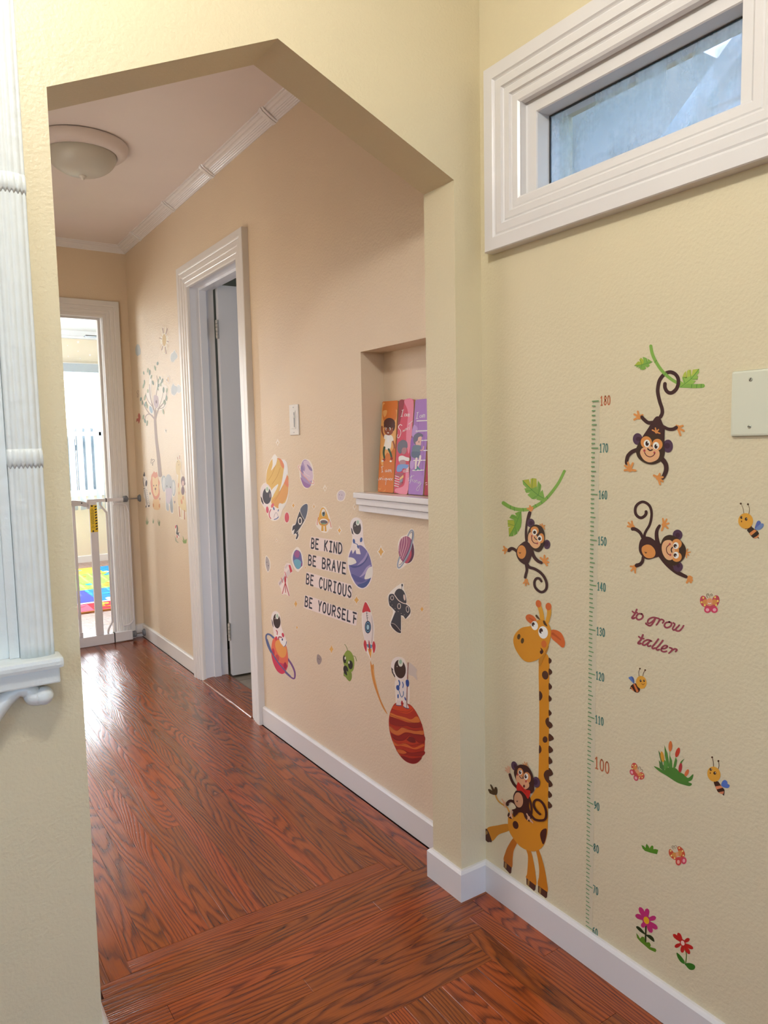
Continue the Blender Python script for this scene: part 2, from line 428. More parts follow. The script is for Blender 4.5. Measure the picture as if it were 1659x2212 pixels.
bmesh.ops.transform(bm, matrix=Matrix.Rotation(-math.pi/2, 4, 'Z'), verts=bm.verts)
th = from_bm('door_threshold', bm, OAK, rot=(0, 0, math.pi/2)); struct(th)

# ------------------------------------------------------------------ baseboards
BBH, BBT = .082, .013
def baseboard(name, path, h=BBH, t=BBT, m=None):
    """path = floor polyline of the wall face, board lies on its left side"""
    prof = [(0, 0), (t, 0), (t, h-.007), (t-.004, h-.002), (t-.007, h), (0, h)]
    bm = bmesh.new(); rings = []
    P_ = [Vector((x, y)) for x, y in path]
    for i, p in enumerate(P_):
        d0 = (P_[i]-P_[i-1]).normalized() if i else None
        d1 = (P_[i+1]-P_[i]).normalized() if i < len(P_)-1 else None
        n0 = Vector((-d0.y, d0.x)) if d0 else None; n1 = Vector((-d1.y, d1.x)) if d1 else None
        if n0 is None: off = n1
        elif n1 is None: off = n0
        else:
            off = (n0+n1).normalized(); off /= max(.3, off.dot(n0))
        rings.append([bm.verts.new((p.x+off.x*a, p.y+off.y*a, z)) for a, z in prof])
    for i in range(len(rings)-1):
        for k in range(len(prof)):
            j = (k+1) % len(prof)
            bm.faces.new((rings[i][k], rings[i][j], rings[i+1][j], rings[i+1][k]))
    bm.faces.new(rings[0]); bm.faces.new(rings[-1][::-1])
    return struct(from_bm(name, bm, m or TRIM))
baseboard('baseboard_right', [(XN, -2.2), (XN, YA), (1.173, YA), (1.173, YB), (XH, YB), (XH, DO[0]-.108)])
baseboard('baseboard_hall', [(XH, DO[1]+.1), (XH, YF), (DF[1]+.104, YF)])
baseboard('baseboard_left', [(XL, 2.2), (XL, YB), (.262, YB), (.262, YA), (-1.6, YA)])
baseboard('baseboard_playroom', [(PX1, PY), (PX0, PY)], h=.075)

# ------------------------------------------------------------------ crown moulding of the hall with its ribbon bands
def crown():
    prof = [(0, -.062), (.004, -.062), (.006, -.056), (.010, -.054), (.013, -.048), (.017, -.047), (.020, -.041), (.024, -.040), (.027, -.034),
            (.031, -.033), (.034, -.027), (.040, -.022), (.047, -.019), (.053, -.013), (.055, -.008), (.062, -.006), (.064, 0), (0, 0)]
    prof = [(a*.9, b*.62) for a, b in prof]
    path = [(XL, YB), (XL, YF), (XH, YF), (XH, YB)]
    bm = bmesh.new(); rings = []
    P_ = [Vector(p) for p in path]
    for i, p in enumerate(P_):
        d0 = (P_[i]-P_[i-1]).normalized() if i else None
        d1 = (P_[i+1]-P_[i]).normalized() if i < 3 else None
        n0 = Vector((d0.y, -d0.x)) if d0 else None; n1 = Vector((d1.y, -d1.x)) if d1 else None
        off = n1 if n0 is None else n0 if n1 is None else (n0+n1).normalized()/((n0+n1).normalized().dot(n0))
        rings.append([bm.verts.new((p.x+off.x*a, p.y+off.y*a, ZC+z)) for a, z in prof])
    for i in range(3):
        for k in range(len(prof)):
            j = (k+1) % len(prof); bm.faces.new((rings[i][k], rings[i][j], rings[i+1][j], rings[i+1][k]))
    bm.faces.new(rings[0]); bm.faces.new(rings[-1][::-1])
    c = struct(from_bm('trim_1', bm, TRIMG))
    for y in (2.60, 3.245, 3.80, 4.42):
        bm = bmesh.new()
        for dy, g in ((-.014, .0025), (0, .005), (.014, .0025)):
            pr = [(0, -.062-g*1.3), (.02+g, -.048-g), (.04+g, -.03-g), (.058+g, -.012-g), (.066+g, 0), (0, 0)]
            q0 = [bm.verts.new((XH-a*.9, y+dy-.0065, ZC+b*.62)) for a, b in pr]; q1 = [bm.verts.new((XH-a*.9, y+dy+.0065, ZC+b*.62)) for a, b in pr]
            for k in range(6):
                j = (k+1) % 6; bm.faces.new((q0[k], q0[j], q1[j], q1[k]))
            bm.faces.new(q0[::-1]); bm.faces.new(q1)
        from_bm('ribbon_band', bm, TRIMG, c)
crown()
bm = bmesh.new()
for a_, b_, c_ in ((0, .075, .05), (0, .05, .075)): box(bm, (PX0, PY-c_, ZC-a_-b_), (PX1, PY-.0003, ZC-a_))
struct(from_bm('trim_2', bm, CEIL_PLAY))

# ------------------------------------------------------------------ transom window of the entry
def window_near():
    r = bpy.data.objects.new('window_1', None); COL.objects.link(r); struct(r, 'small white framed transom window with misted glass above the growth chart')
    bm = bmesh.new(); casing(bm, 'x', XN, .628, 1.398, 1.666, 2.09, CAS)
    from_bm('casing', bm, TRIM, r)
    # flat stop + sash, the glass sits deep
    bm = bmesh.new()
    prof = [(0, .012), (0, -.004), (.004, -.006), (.030, -.006), (.032, -.009), (.033, -.03), (.034, -.045), (.036, -.045), (.036, -.075)]
    casing(bm, 'x', XN, WIN[0]+.001, WIN[1]-.001, WIN[2]+.001, WIN[3]-.001, prof)
    from_bm('sash', bm, TRIM, r)
    bm = bmesh.new(); casing(bm, 'x', XN, WIN[0]+.036, WIN[1]-.036, WIN[2]+.036, WIN[3]-.036, [(0, -.043), (.002, -.0435), (.0025, -.048)])
    from_bm('glazing_putty', bm, DARK, r)
    # misted pane
    m = bpy.data.materials.new('misted_glass'); m.use_nodes = True
    N = m.node_tree.nodes; L = m.node_tree.links; b = N['Principled BSDF']
    tp = N.new('ShaderNodeBsdfTransparent'); tp.inputs[0].default_value = (.93, .93, .97, 1)
    gg = N.new('ShaderNodeBsdfGlossy'); gg.inputs['Roughness'].default_value = .08
    tc = N.new('ShaderNodeTexCoord'); n = N.new('ShaderNodeTexNoise'); n.inputs['Scale'].default_value = 9; n.inputs['Detail'].default_value = 5
    L.new(tc.outputs['Object'], n.inputs['Vector'])
    b = N.new('ShaderNodeMixShader'); b.inputs[0].default_value = .07; L.new(tp.outputs[0], b.inputs[1]); L.new(gg.outputs[0], b.inputs[2])
    dif = N.new('ShaderNodeBsdfTranslucent'); dif.inputs[0].default_value = (.92, .84, .84, 1)
    mx = N.new('ShaderNodeMixShader'); ramp = N.new('ShaderNodeMapRange')
    mp = N.new('ShaderNodeMapping'); mp.inputs['Scale'].default_value = (1, 34, 3.2)
    n2 = N.new('ShaderNodeTexNoise'); n2.inputs['Scale'].default_value = 1; n2.inputs['Detail'].default_value = 3
    L.new(tc.outputs['Object'], mp.inputs[0]); L.new(mp.outputs[0], n2.inputs['Vector'])
    md = N.new('ShaderNodeMath'); md.operation = 'MULTIPLY_ADD'; md.inputs[1].default_value = .45
    L.new(n2.outputs['Fac'], md.inputs[0]); L.new(n.outputs['Fac'], md.inputs[2])
    ramp.inputs['From Min'].default_value = .62; ramp.inputs['From Max'].default_value = .85; ramp.inputs['To Min'].default_value = .08; ramp.inputs['To Max'].default_value = .6
    L.new(md.outputs[0], ramp.inputs[0]); L.new(ramp.outputs[0], mx.inputs[0])
    L.new(b.outputs[0], mx.inputs[1]); L.new(dif.outputs[0], mx.inputs[2])
    L.new(mx.outputs[0], N['Material Output'].inputs[0])
    boxo('glass_pane', (XN+.046, WIN[0]+.03, WIN[2]+.03), (XN+.049, WIN[1]-.03, WIN[3]-.03), m, r)
window_near()
# neighbouring house seen through it: light blue siding under a sloping barge board
SID = mat('light_blue_siding', '#b4ecff', .6, bump=.2, bscale=30, var=.06, vscale=20)
nb = thing('neighbour_house', 'light blue sided gable outside the small misted window', 'house', (2.1, .5, 0))
ya = lambda z: GA[0]+(z-GA[1])*GA[2]                       # slope of the gable edge: y as a function of height
GA = (1.648, 2.0, -1.22)
for k in range(22):
    z0 = 1.2+k*.11; z1 = z0+.108
    bm = bmesh.new()
    vs = [(0, -2.2, z0), (0, ya(z0)-.03, z0), (.012, ya(z1)-.03, z1), (.012, -2.2, z1)]
    fr = [bm.verts.new((a, b2-.5, c)) for a, b2, c in vs]; bk = [bm.verts.new((.05, b2-.5, c)) for a, b2, c in vs]
    bm.faces.new(fr); bm.faces.new(bk[::-1])
    for i in range(4): bm.faces.new((fr[i], fr[(i+1) % 4], bk[(i+1) % 4], bk[i]))
    from_bm('siding_board', bm, SID, nb)
bm = bmesh.new()
vs = [(ya(1.1)-.04, 1.1), (ya(1.1)+.055, 1.1), (ya(3.6)+.055, 3.6), (ya(3.6)-.04, 3.6)]
fr = [bm.verts.new((-.03, b2-.5, c)) for b2, c in vs]; bk = [bm.verts.new((.05, b2-.5, c)) for b2, c in vs]
bm.faces.new(fr); bm.faces.new(bk[::-1])
for i in range(4): bm.faces.new((fr[i], fr[(i+1) % 4], bk[(i+1) % 4], bk[i]))
from_bm('barge_board', bm, mat('pale_blue_trim', '#e4f8ff', .5, bump=.8, bscale=60), nb)

# ------------------------------------------------------------------ bathroom doorway, casing and panel door
def bath_door():
    r = bpy.data.objects.new('door_1', None); COL.objects.link(r); struct(r, 'white cased bathroom doorway with panelled door standing open')
    bm = bmesh.new(); casing(bm, 'x', XH, DO[0]-.107, DO[1]+.106, 0, DO[3]+.104, [(d*(.98), t) for d, t in CAS], closed=False)
    # near leg is narrower: shift its inner edge
    from_bm('casing', bm, TRIM, r)
    bm = bmesh.new()
    y0, y1, zt = DO[0], DO[1], DO[3]
    prof = [(0, .004), (.001, -.001), (.0015, -.045), (.014, -.045), (.014, -.080), (.0015, -.080), (.0015, -.122), (0, -.1225)]
    casing(bm, 'x', XH, y0, y1, 0, zt, prof, closed=False)
    from_bm('jamb', bm, DOORM, r)
    # hinged leaf, opened into the bathroom; local frame: x along leaf, y thickness
    leaf = bpy.data.objects.new('door_leaf', None); COL.objects.link(leaf); leaf.parent = r
    leaf.location = (XH+.132, 3.625, .012); leaf.rotation_euler = (0, 0, math.radians(-4))
    W, H, T = .64, 2.005, .035
    bm = bmesh.new()
    rails = [(0, .23), (.69, .80), (1.25, 1.36), (1.83, H)]           # z spans of rails
    box(bm, (0, -T, 0), (.10, 0, H), .0012); box(bm, (W-.1, -T, 0), (W, 0, H), .0012)
    for a, b2 in rails: box(bm, (.1, -T, a), (W-.1, 0, b2))
    box(bm, (.285, -T, .23), (.355, 0, 1.83))
    from_bm('stiles_and_rails', bm, DOORM, leaf)
    for (a, b2) in ((.23, .69), (.80, 1.25), (1.36, 1.83)):
        for (c, d) in ((.1, .285), (.355, .54)):
            bm = bmesh.new()
            for s, yb in ((-1, -T), (1, 0)):
                pr = [(0, 0), (.008, -.009), (.012, -.009), (.035, -.003), (.08, -.003)]
                prev = None
                for i_, t_ in pr:
                    i2 = min(i_, (d-c)/2-.002)
                    ring = [bm.verts.new((x, yb+s*t_, z)) for x, z in ((c+i2, a+i2), (d-i2, a+i2), (d-i2, b2-i2), (c+i2, b2-i2))]
                    if prev:
                        for q in range(4): bm.faces.new((prev[q], prev[(q+1) % 4], ring[(q+1) % 4], ring[q]))
                    prev = ring
                bm.faces.new(prev)
            from_bm('panel', bm, DOORM, leaf)
    for z in (.19, 1.74):
        bm = bmesh.new(); 
        for k in range(5): lathe(bm, [(.0065, k*.0185), (.0065, k*.0185+.0165)], (-.010, -T-.002, z), 12)
        box(bm, (-.0025, -T+.001, z), (-.0003, -.004, z+.092))
        from_bm('hinge', bm, mat('painted_hinge', '#b9b6b0', .4, var=.3, vscale=60), leaf)
    bm = bmesh.new(); lathe(bm, [(.012, 0), (.012, -.03), (.026, -.04), (.028, -.055), (.018, -.066)], (W-.06, -T, .93), 20, 'y'); from_bm('door_knob', bm, STEEL, leaf)
bath_door()

# ------------------------------------------------------------------ playroom doorway
def play_door():
    r = bpy.data.objects.new('door_2', None); COL.objects.link(r); struct(r, 'white cased open doorway to the sunny playroom')
    bm = bmesh.new(); casing(bm, 'y', YF, DF[0]-.103, DF[1]+.103, 0, DF[2]+.094, [(d*.92, t*.9) for d, t in CAS], closed=False)
    from_bm('casing', bm, TRIM, r)
    bm = bmesh.new()
    casing(bm, 'y', YF, DF[0]-.001, DF[1]+.001, 0, DF[2]+.001, [(0, .003), (.002, -.002), (.002, -.05), (.014, -.05), (.014, -.085), (.002, -.085), (.002, -.142), (0, -.142)], closed=False)
    from_bm('jamb', bm, TRIM, r)
play_door()

# ------------------------------------------------------------------ book niche shelf
sh = bpy.data.objects.new('niche_shelf', None); COL.objects.link(sh)
tag(sh, 'glossy white three-step ledge under the hall wall niche', 'shelf')
for i, (z0, z1, t, e) in enumerate(((1.035, 1.0525, .036, .012), (1.013, 1.0335, .028, .006), (.991, 1.0115, .020, 0))):
    bm = bmesh.new(); box(bm, (XH-t, 1.615-e, z0), (XH+(.08 if i == 0 else 0), 2.038+e*.6, z1), .0022)
    if i == 0:
        bm.free(); bm = bmesh.new(); box(bm, (XH-t, 1.615-e, z0), (XH-.0005, 2.038+e*.6, z1), .0022)
    from_bm('shelf_step', bm, TRIMG, sh)
# ------------------------------------------------------------------ lamps of the rooms
def entry_lamp():
    t = thing('ceiling_lamp', 'frosted globe lamp on the entry ceiling behind the arch wall', 'lamp', (.16, .64, ZC))
    bm = bmesh.new(); lathe(bm, [(.06, 0), (.06, -.012), (.035, -.03)], (0, 0, 0), 24); from_bm('ceiling_rose', bm, PLASTICW, t)
    l = light('lamp_bulb', 'POINT', (0, 0, -.11), 34, (1.0, .972, .92), shadow_soft_size=.06); l.parent = t
entry_lamp()

def hall_fixture():
    t = thing('ceiling_light', 'flush hall ceiling light with white pan and frosted glass bowl, switched off', 'lamp', (.71, 3.26, ZC))
    bm = bmesh.new(); lathe(bm, [(.172, 0), (.182, -.004), (.183, -.012), (.176, -.030), (.160, -.043), (.142, -.048), (.136, -.044), (.130, -.030)], (0, 0, 0), 64)
    from_bm('pan', bm, mat('pan_enamel', '#e6dedb', .4), t, smooth=True)
    bm = bmesh.new()
    R_, Hh = .136, .088
    lathe(bm, [(R_*math.cos(a), -.040-Hh*math.sin(a)) for a in [i*math.pi/2/14 for i in range(15)][:-1]]+[(.012, -.040-Hh)], (0, 0, 0), 64)
    from_bm('glass_bowl', bm, mat('frosted_glass', '#c9c9c0', .35, spec=.6), t, smooth=True)
    bm = bmesh.new(); lathe(bm, [(.012, -.122), (.015, -.129), (.013, -.134), (.006, -.137), (.007, -.141), (.002, -.144)], (0, 0, 0), 20)
    from_bm('finial', bm, STEEL if False else PLASTICW, t, smooth=True)
hall_fixture()

# ------------------------------------------------------------------ wall plates
def blank_plate():
    t = thing('blank_wall_plate', 'pale ivory blank electrical plate with two slotted screws on the growth chart wall', 'wall plate', (XN, .728, 1.266))
    bm = bmesh.new(); box(bm, (-.0065, -.036, -.0575), (-.0002, .036, .0575), .004); from_bm('plate', bm, IVORY, t)
    for z, a in ((.041, .6), (-.041, 1.75)):
        bm = bmesh.new(); lathe(bm, [(.0034, .0), (.0034, -.001), (.0022, -.0018)], (-.0062, .0, z), 16, 'x')
        s = from_bm('screw', bm, mat('ivory_screw', '#b4b6a2', .3, metal=.4), t)
        bm = bmesh.new(); box(bm, (-.0083, -.0003-.0003, -.0028), (-.0076, .0006, .0028))
        bmesh.ops.rotate(bm, cent=(0, 0, 0), matrix=Matrix.Rotation(a, 3, 'X'), verts=bm.verts)
        bmesh.ops.translate(bm, vec=(0, 0, z), verts=bm.verts)
        from_bm('slot', bm, DARK, s)
blank_plate()
def dimmer():
    t = thing('light_switch', 'white slide dimmer switch on the peach hall wall', 'switch', (XH, 2.516, 1.305))
    bm = bmesh.new(); box(bm, (-.006, -.0365, -.0575), (-.0002, .0365, .0575), .003); from_bm('plate', bm, PLASTICW, t)
    bm = bmesh.new(); box(bm, (-.0085, -.017, -.034), (-.005, .017, .034), .0012); from_bm('rocker', bm, PLASTICW, t)
    bm = bmesh.new(); box(bm, (-.0095, -.012, -.028), (-.008, -.008, .028), .0004); from_bm('slider_slot', bm, GREYP, t)
    bm = bmesh.new(); box(bm, (-.013, -.0145, .006), (-.009, -.0055, .016), .0008); from_bm('slider', bm, PLASTICW, t)
    for z in (.047, -.047):
        bm = bmesh.new(); lathe(bm, [(.0026, 0), (.002, -.0012)], (-.0058, 0, z), 12, 'x'); from_bm('screw', bm, STEEL, t)
dimmer()

# ------------------------------------------------------------------ fluted niche surround on the entry side of the arch wall
def niche_surround():
    t = thing('niche_surround', 'thickly painted white fluted surround with sill and scroll bracket, cut by the left photo edge', 'wall niche', (-.05, YA, .8))
    o = t.location
    def rel(p): return (p[0]-o[0], p[1]-o[1]-.0006, p[2]-o[2])
    ZB, ZT = .842, 2.33
    for side in (1, -1):
        # fluted pilaster: profile in x, extruded in z; full round reeds
        cx_ = .187 if side == 1 else -.287
        bm = bmesh.new(); n = 50; W = .0285; pr = []
        for i in range(n+1):
            s = -1+2*i/n
            x = s*W
            h = .020+.010*math.sqrt(max(0, 1-s*s))+.0022*abs(math.sin(s*math.pi*2.6))
            if i in (0, n): h = .004
            pr.append((x, h))
        pr = [(-W, 0)]+pr+[(W, 0)]
        rows = []
        zs = [ZB+(ZT-ZB)*k/60 for k in range(61)]
        for z in zs:
            rows.append([bm.verts.new(rel((cx_+x, YA-h, z))) for x, h in pr])
        for a in range(60):
            for k in range(len(pr)-1): bm.faces.new((rows[a][k], rows[a][k+1], rows[a+1][k+1], rows[a+1][k]))
        bm.faces.new(rows[0]); bm.faces.new(rows[-1][::-1])
        from_bm('fluted_pilaster', bm, TRIMG2, t, smooth=True)
        for z in (1.198, 1.662, 2.12):
            bm = bmesh.new(); rows = []
            for dz, g in ((-.018, .0), (-.013, .0035), (-.006, .005), (.003, .0045), (.010, .0025), (.014, 0)):
                wob = .0014*math.sin(z*50+dz*300)
                rows.append([bm.verts.new(rel((cx_+x*(1+g*5), YA-h-g if h else YA, z+dz+(.0025*math.sin(k*1.1) if dz < -.01 else 0)))) for k, (x, h) in enumerate(pr)])
            for a in range(len(rows)-1):
                for k in range(len(pr)-1): bm.faces.new((rows[a][k], rows[a][k+1], rows[a+1][k+1], rows[a+1][k]))
            bm.faces.new(rows[0]); bm.faces.new(rows[-1][::-1])
            from_bm('pilaster_band', bm, TRIMG2, t, smooth=True)
    bm = bmesh.new(); box(bm, rel((.142, YA-.016, ZB)), rel((.1585, YA, ZT)), .002); box(bm, rel((-.2585, YA-.016, ZB)), rel((-.242, YA, ZT)), .002)
    from_bm('inner_bead', bm, TRIMG2, t)
    bm = bmesh.new(); box(bm, rel((-.242, YA-.006, ZB)), rel((.142, YA-.0002, ZT)))
    from_bm('back_panel', bm, TRIMG2, t)
    bm = bmesh.new(); box(bm, rel((-.335, YA-.056, .822)), rel((.225, YA, .842)), .007); from_bm('sill', bm, TRIMG2, t)
    bm = bmesh.new(); box(bm, rel((-.325, YA-.046, .794)), rel((.218, YA, .8225)), .003); from_bm('fascia', bm, TRIMG2, t)
    # scroll bracket: s-curve with curled ends, swept flat ribbon, thick
    for side in (1, -1):
        bm = bmesh.new()
        c = [(.194, .776), (.187, .770), (.176, .772), (.166, .783), (.150, .786), (.128, .772), (.104, .744), (.082, .712), (.060, .690), (.036, .680)]
        wd = [.014, .017, .018, .013, .012, .015, .017, .017, .018, .021]
        pts = []
        for i in range(len(c)-1):
            for k in range(5):
                u = k/5; p0, p1, p2, p3 = c[max(i-1, 0)], c[i], c[i+1], c[min(i+2, len(c)-1)]
                q = [.5*((2*p1[j])+(-p0[j]+p2[j])*u+(2*p0[j]-5*p1[j]+4*p2[j]-p3[j])*u*u+(-p0[j]+3*p1[j]-3*p2[j]+p3[j])*u**3) for j in (0, 1)]
                pts.append((*q, wd[i]*(1-u)+wd[i+1]*u))
        P3 = [Vector(rel(((x if side == 1 else -.1-x), YA-.022, z))) for x, z, _ in pts]
        tube(bm, P3, [p[2] for p in pts], 14)
        lathe(bm, [(.004, -.008), (.014, -.004), (.017, .006), (.016, .018)], rel((.191 if side == 1 else -.291, YA-.034, .770)), 18, 'y')
        from_bm('scroll_bracket', bm, TRIMG2, t, smooth=True)
    bm = bmesh.new(); box(bm, rel((-.2, YA-.014, .70)), rel((.1, YA, .795)), .004); from_bm('apron', bm, TRIMG2, t)
TRIMG2 = mat('thick_white_gloss_paint', '#dfe6e4', .3, bump=.9, bscale=38, bdist=.003)
niche_surround()

# ------------------------------------------------------------------ safety gate at the end of the hall
def gate():
    Y = 4.715
    t = thing('safety_gate', 'white metal pressure-mounted safety gate across the playroom doorway', 'safety gate', (.74, Y, 0))
    o = t.location
    R_ = lambda x, z, dy=0: Vector((x-o[0], dy, z))
    def bx(bm, x0, x1, z0, z1, d=.014, bev=.003): box(bm, R_(x0, z0, -d), R_(x1, z1, d), bev)
    bm = bmesh.new(); bx(bm, .42, 1.060, .003, .062); from_bm('bottom_rail', bm, GATEM, t)
    bm = bmesh.new(); bx(bm, 1.064, 1.172, .005, .064); from_bm('extension_foot', bm, GATEM, t)
    bm = bmesh.new(); bx(bm, 1.058, 1.066, .002, .067, .0145); from_bm('joint_sleeve', bm, DARK, t)
    bm = bmesh.new(); bx(bm, 1.052, 1.060, .886, .910, .0105); from_bm('joint_sleeve', bm, DARK, t)
    bm = bmesh.new(); bx(bm, .945, 1.056, .888, .908, .010); from_bm('top_rail', bm, GATEM, t)
    bm = bmesh.new(); bx(bm, 1.056, 1.160, .888, .908, .010); from_bm('extension_rail', bm, GATEM, t)
    bm = bmesh.new(); bx(bm, .955, .999, .062, .895, .012); post = from_bm('latch_post', bm, GATEM, t)
    # warning label printed flat on the post, yellow with black marks
    bm = bmesh.new(); box(bm, R_(.9555, .707, -.0128), R_(.9985, .873, -.0121)); lb = from_bm('warning_label', bm, mat('label_yellow', '#e8c62c', .5), t)
    bm = bmesh.new()
    for k in range(9):
        z = .722+k*.0172; bm.faces.new([bm.verts.new(R_(x, zz, -.0130)) for x, zz in ((.985, z-.003), (.997, z+.001), (.997, z+.009), (.985, z+.005))])
    for z, s in ((.862, 1), (.718, -1)):
        bm.faces.new([bm.verts.new(R_(x, zz, -.0130)) for x, zz in ((.966, z), (.974, z), (.974, z+.005*s), (.978, z+.005*s), (.970, z+.012*s), (.962, z+.005*s), (.966, z+.005*s))][::s])
    for z in (.838, .734):
        for a, b2 in (((.9625, z), (.9775, z)), ((.9775, z), (.970, z+.014)), ((.970, z+.014), (.9625, z))):
            d = Vector((b2[0]-a[0], b2[1]-a[1])).normalized()*.0008; n = Vector((-d.y, d.x))
            bm.faces.new([bm.verts.new(R_(p[0]+n.x*s_, p[1]+n.y*s_, -.0130)) for p, s_ in ((a, 1), (b2, 1), (b2, -1), (a, -1))])
    random.seed(3)
    for x in (.962, .966, .971, .975):
        z = .756
        while z < .83:
            l = random.uniform(.004, .011); bm.faces.new([bm.verts.new(R_(a, b2, -.0130)) for a, b2 in ((x, z), (x+.0016, z), (x+.0016, z+l), (x, z+l))]); z += l+.0025
    from_bm('label_print', bm, DARK, lb)['kind'] = 'stuff'
    # swinging door of the gate
    bm = bmesh.new(); tube(bm, [R_(.866, .07), R_(.866, .886)], .0085, 12); from_bm('door_stile', bm, GATEM, t)
    bm = bmesh.new(); bx(bm, .46, .87, .058, .074, .008); from_bm('door_bottom_bar', bm, GATEM, t)
    bm = bmesh.new(); bx(bm, .858, .878, .040, .095, .013); bx(bm, .864, .874, .03, .045, .009); from_bm('hinge_pin', bm, GREYP if False else GATEM, t)
    for x in (.80, .73, .66, .59, .52):
        bm = bmesh.new(); tube(bm, [R_(x, .07), R_(x, .89)], .006, 10); from_bm('bar', bm, GATEM, t)
    bm = bmesh.new(); bx(bm, .46, .86, .886, .904, .009); from_bm('door_top_bar', bm, GATEM, t)
    # latch handle: long curved grip
    bm = bmesh.new()
    hp = [(.80, .897), (.83, .906), (.866, .908), (.905, .902), (.935, .893), (.952, .880), (.950, .862), (.932, .862), (.905, .876), (.87, .872), (.83, .868), (.80, .868)]
    a = [bm.verts.new(R_(x, z, -.016)) for x, z in hp]; b2 = [bm.verts.new(R_(x, z, .016)) for x, z in hp]
    bm.faces.new(a); bm.faces.new(b2[::-1])
    for i in range(len(hp)): bm.faces.new((a[i], a[(i+1) % len(hp)], b2[(i+1) % len(hp)], b2[i]))
    bmesh.ops.bevel(bm, geom=bm.edges[:], offset=.003, segments=2, affect='EDGES')
    h = from_bm('latch_handle', bm, mat('latch_grey_white', '#c8c5c6', .35), t)
    bm = bmesh.new(); bx(bm, .82, .856, .880, .889, .0165, .003); from_bm('thumb_button', bm, GREYP, h)
    bm = bmesh.new(); lathe(bm, [(.005, 0), (.004, -.0175)], R_(.912, .889), 14, 'y'); from_bm('pivot', bm, DARK, h)
    bm = bmesh.new(); bx(bm, .942, .962, .850, .898, .013, .003); from_bm('latch_block', bm, GATEM, t)
    # bent bar with a kink at top and foot
    def smooth(pts, n=6):
        out_ = []
        for i in range(len(pts)-1):
            p0, p1, p2, p3 = pts[max(i-1, 0)], pts[i], pts[i+1], pts[min(i+2, len(pts)-1)]
            for k in range(n):
                u = k/n
                out_.append(.5*((2*p1)+(-p0+p2)*u+(2*p0-5*p1+4*p2-p3)*u*u+(-p0+3*p1-3*p2+p3)*u**3))
        return out_+[pts[-1]]
    bm = bmesh.new(); tube(bm, smooth([R_(1.022, .888), R_(1.023, .865), R_(1.052, .825), R_(1.056, .79), R_(1.056, .45), R_(1.056, .16), R_(1.052, .13), R_(1.030, .09), R_(1.027, .062)]), .006, 10)
    from_bm('bent_bar', bm, GATEM, t)
    bm = bmesh.new(); tube(bm, smooth([R_(1.10, .870), R_(1.15, .870), R_(1.175, .858), R_(1.186, .83), R_(1.188, .78), R_(1.188, .5), R_(1.188, .16), R_(1.182, .125), R_(1.165, .107), R_(1.145, .100), R_(1.12, .099)]), .0055, 10)
    from_bm('extension_loop', bm, GATEM, t)
    for z, x0 in ((.898, 1.160), (.036, 1.172)):
        bm = bmesh.new(); lathe(bm, [(.010, 0), (.019, .002), (.0195, .008), (.017, .010), (.0195, .013), (.0195, .022), (.015, .026), (.006, .028)], R_(x0, z), 24, 'x'); from_bm('adjuster_nut', bm, GREYP, t)
        bm = bmesh.new(); tube(bm, [R_(x0+.024, z), R_(XH-.012, z)], .004, 10); from_bm('spindle', bm, STEEL, t)
        bm = bmesh.new(); lathe(bm, [(.007, -.016), (.017, -.013), (.023, -.004), (.023, 0)], R_(XH-.0003 if z > .5 else XH-BBT-.0003, z), 24, 'x'); from_bm('wall_cup', bm, GREYP, t)
gate()

# ------------------------------------------------------------------ playroom: window, blinds, rug, ceiling fan, garden fence
def play_window():
    r = bpy.data.objects.new('window_2', None); COL.objects.link(r); struct(r, 'wide white playroom window behind vertical blinds')
    a0, a1, z0, z1 = PW_
    bm = bmesh.new(); casing(bm, 'y', PY, a0, a1, z0, z1, [(0, 0), (0, -.02), (.035, -.02), (.035, -.07), (0, -.07)]); from_bm('frame', bm, TRIM, r)
    for z in (1.38,):
        boxo('meeting_rail', (a0+.03, PY+.03, z-.02), (a1-.03, PY+.06, z+.02), TRIM, r)
    boxo('mullion', (1.84, PY+.03, z0+.03), (1.88, PY+.06, z1-.03), TRIM, r)
    boxo('window_sill', (a0-.04, PY-.03, z0-.025), (a1+.04, PY-.0005, z0), TRIM, r, bev=.004)
    g = bpy.data.materials.new('clear_glass'); g.use_nodes = True; N = g.node_tree.nodes; L = g.node_tree.links
    tr = N.new('ShaderNodeBsdfTransparent'); tr.inputs[0].default_value = (.97, .985, .99, 1); gl = N.new('ShaderNodeBsdfGlossy'); gl.inputs['Roughness'].default_value = .02
    mx = N.new('ShaderNodeMixShader'); mx.inputs[0].default_value = .06
    L.new(tr.outputs[0], mx.inputs[1]); L.new(gl.outputs[0], mx.inputs[2]); L.new(mx.outputs[0], N['Material Output'].inputs[0])
    for x0, x1 in ((a0+.03, 1.84), (1.88, a1-.03)): boxo('glass_pane', (x0, PY+.044, z0+.03), (x1, PY+.047, z1-.03), g, r)
play_window()
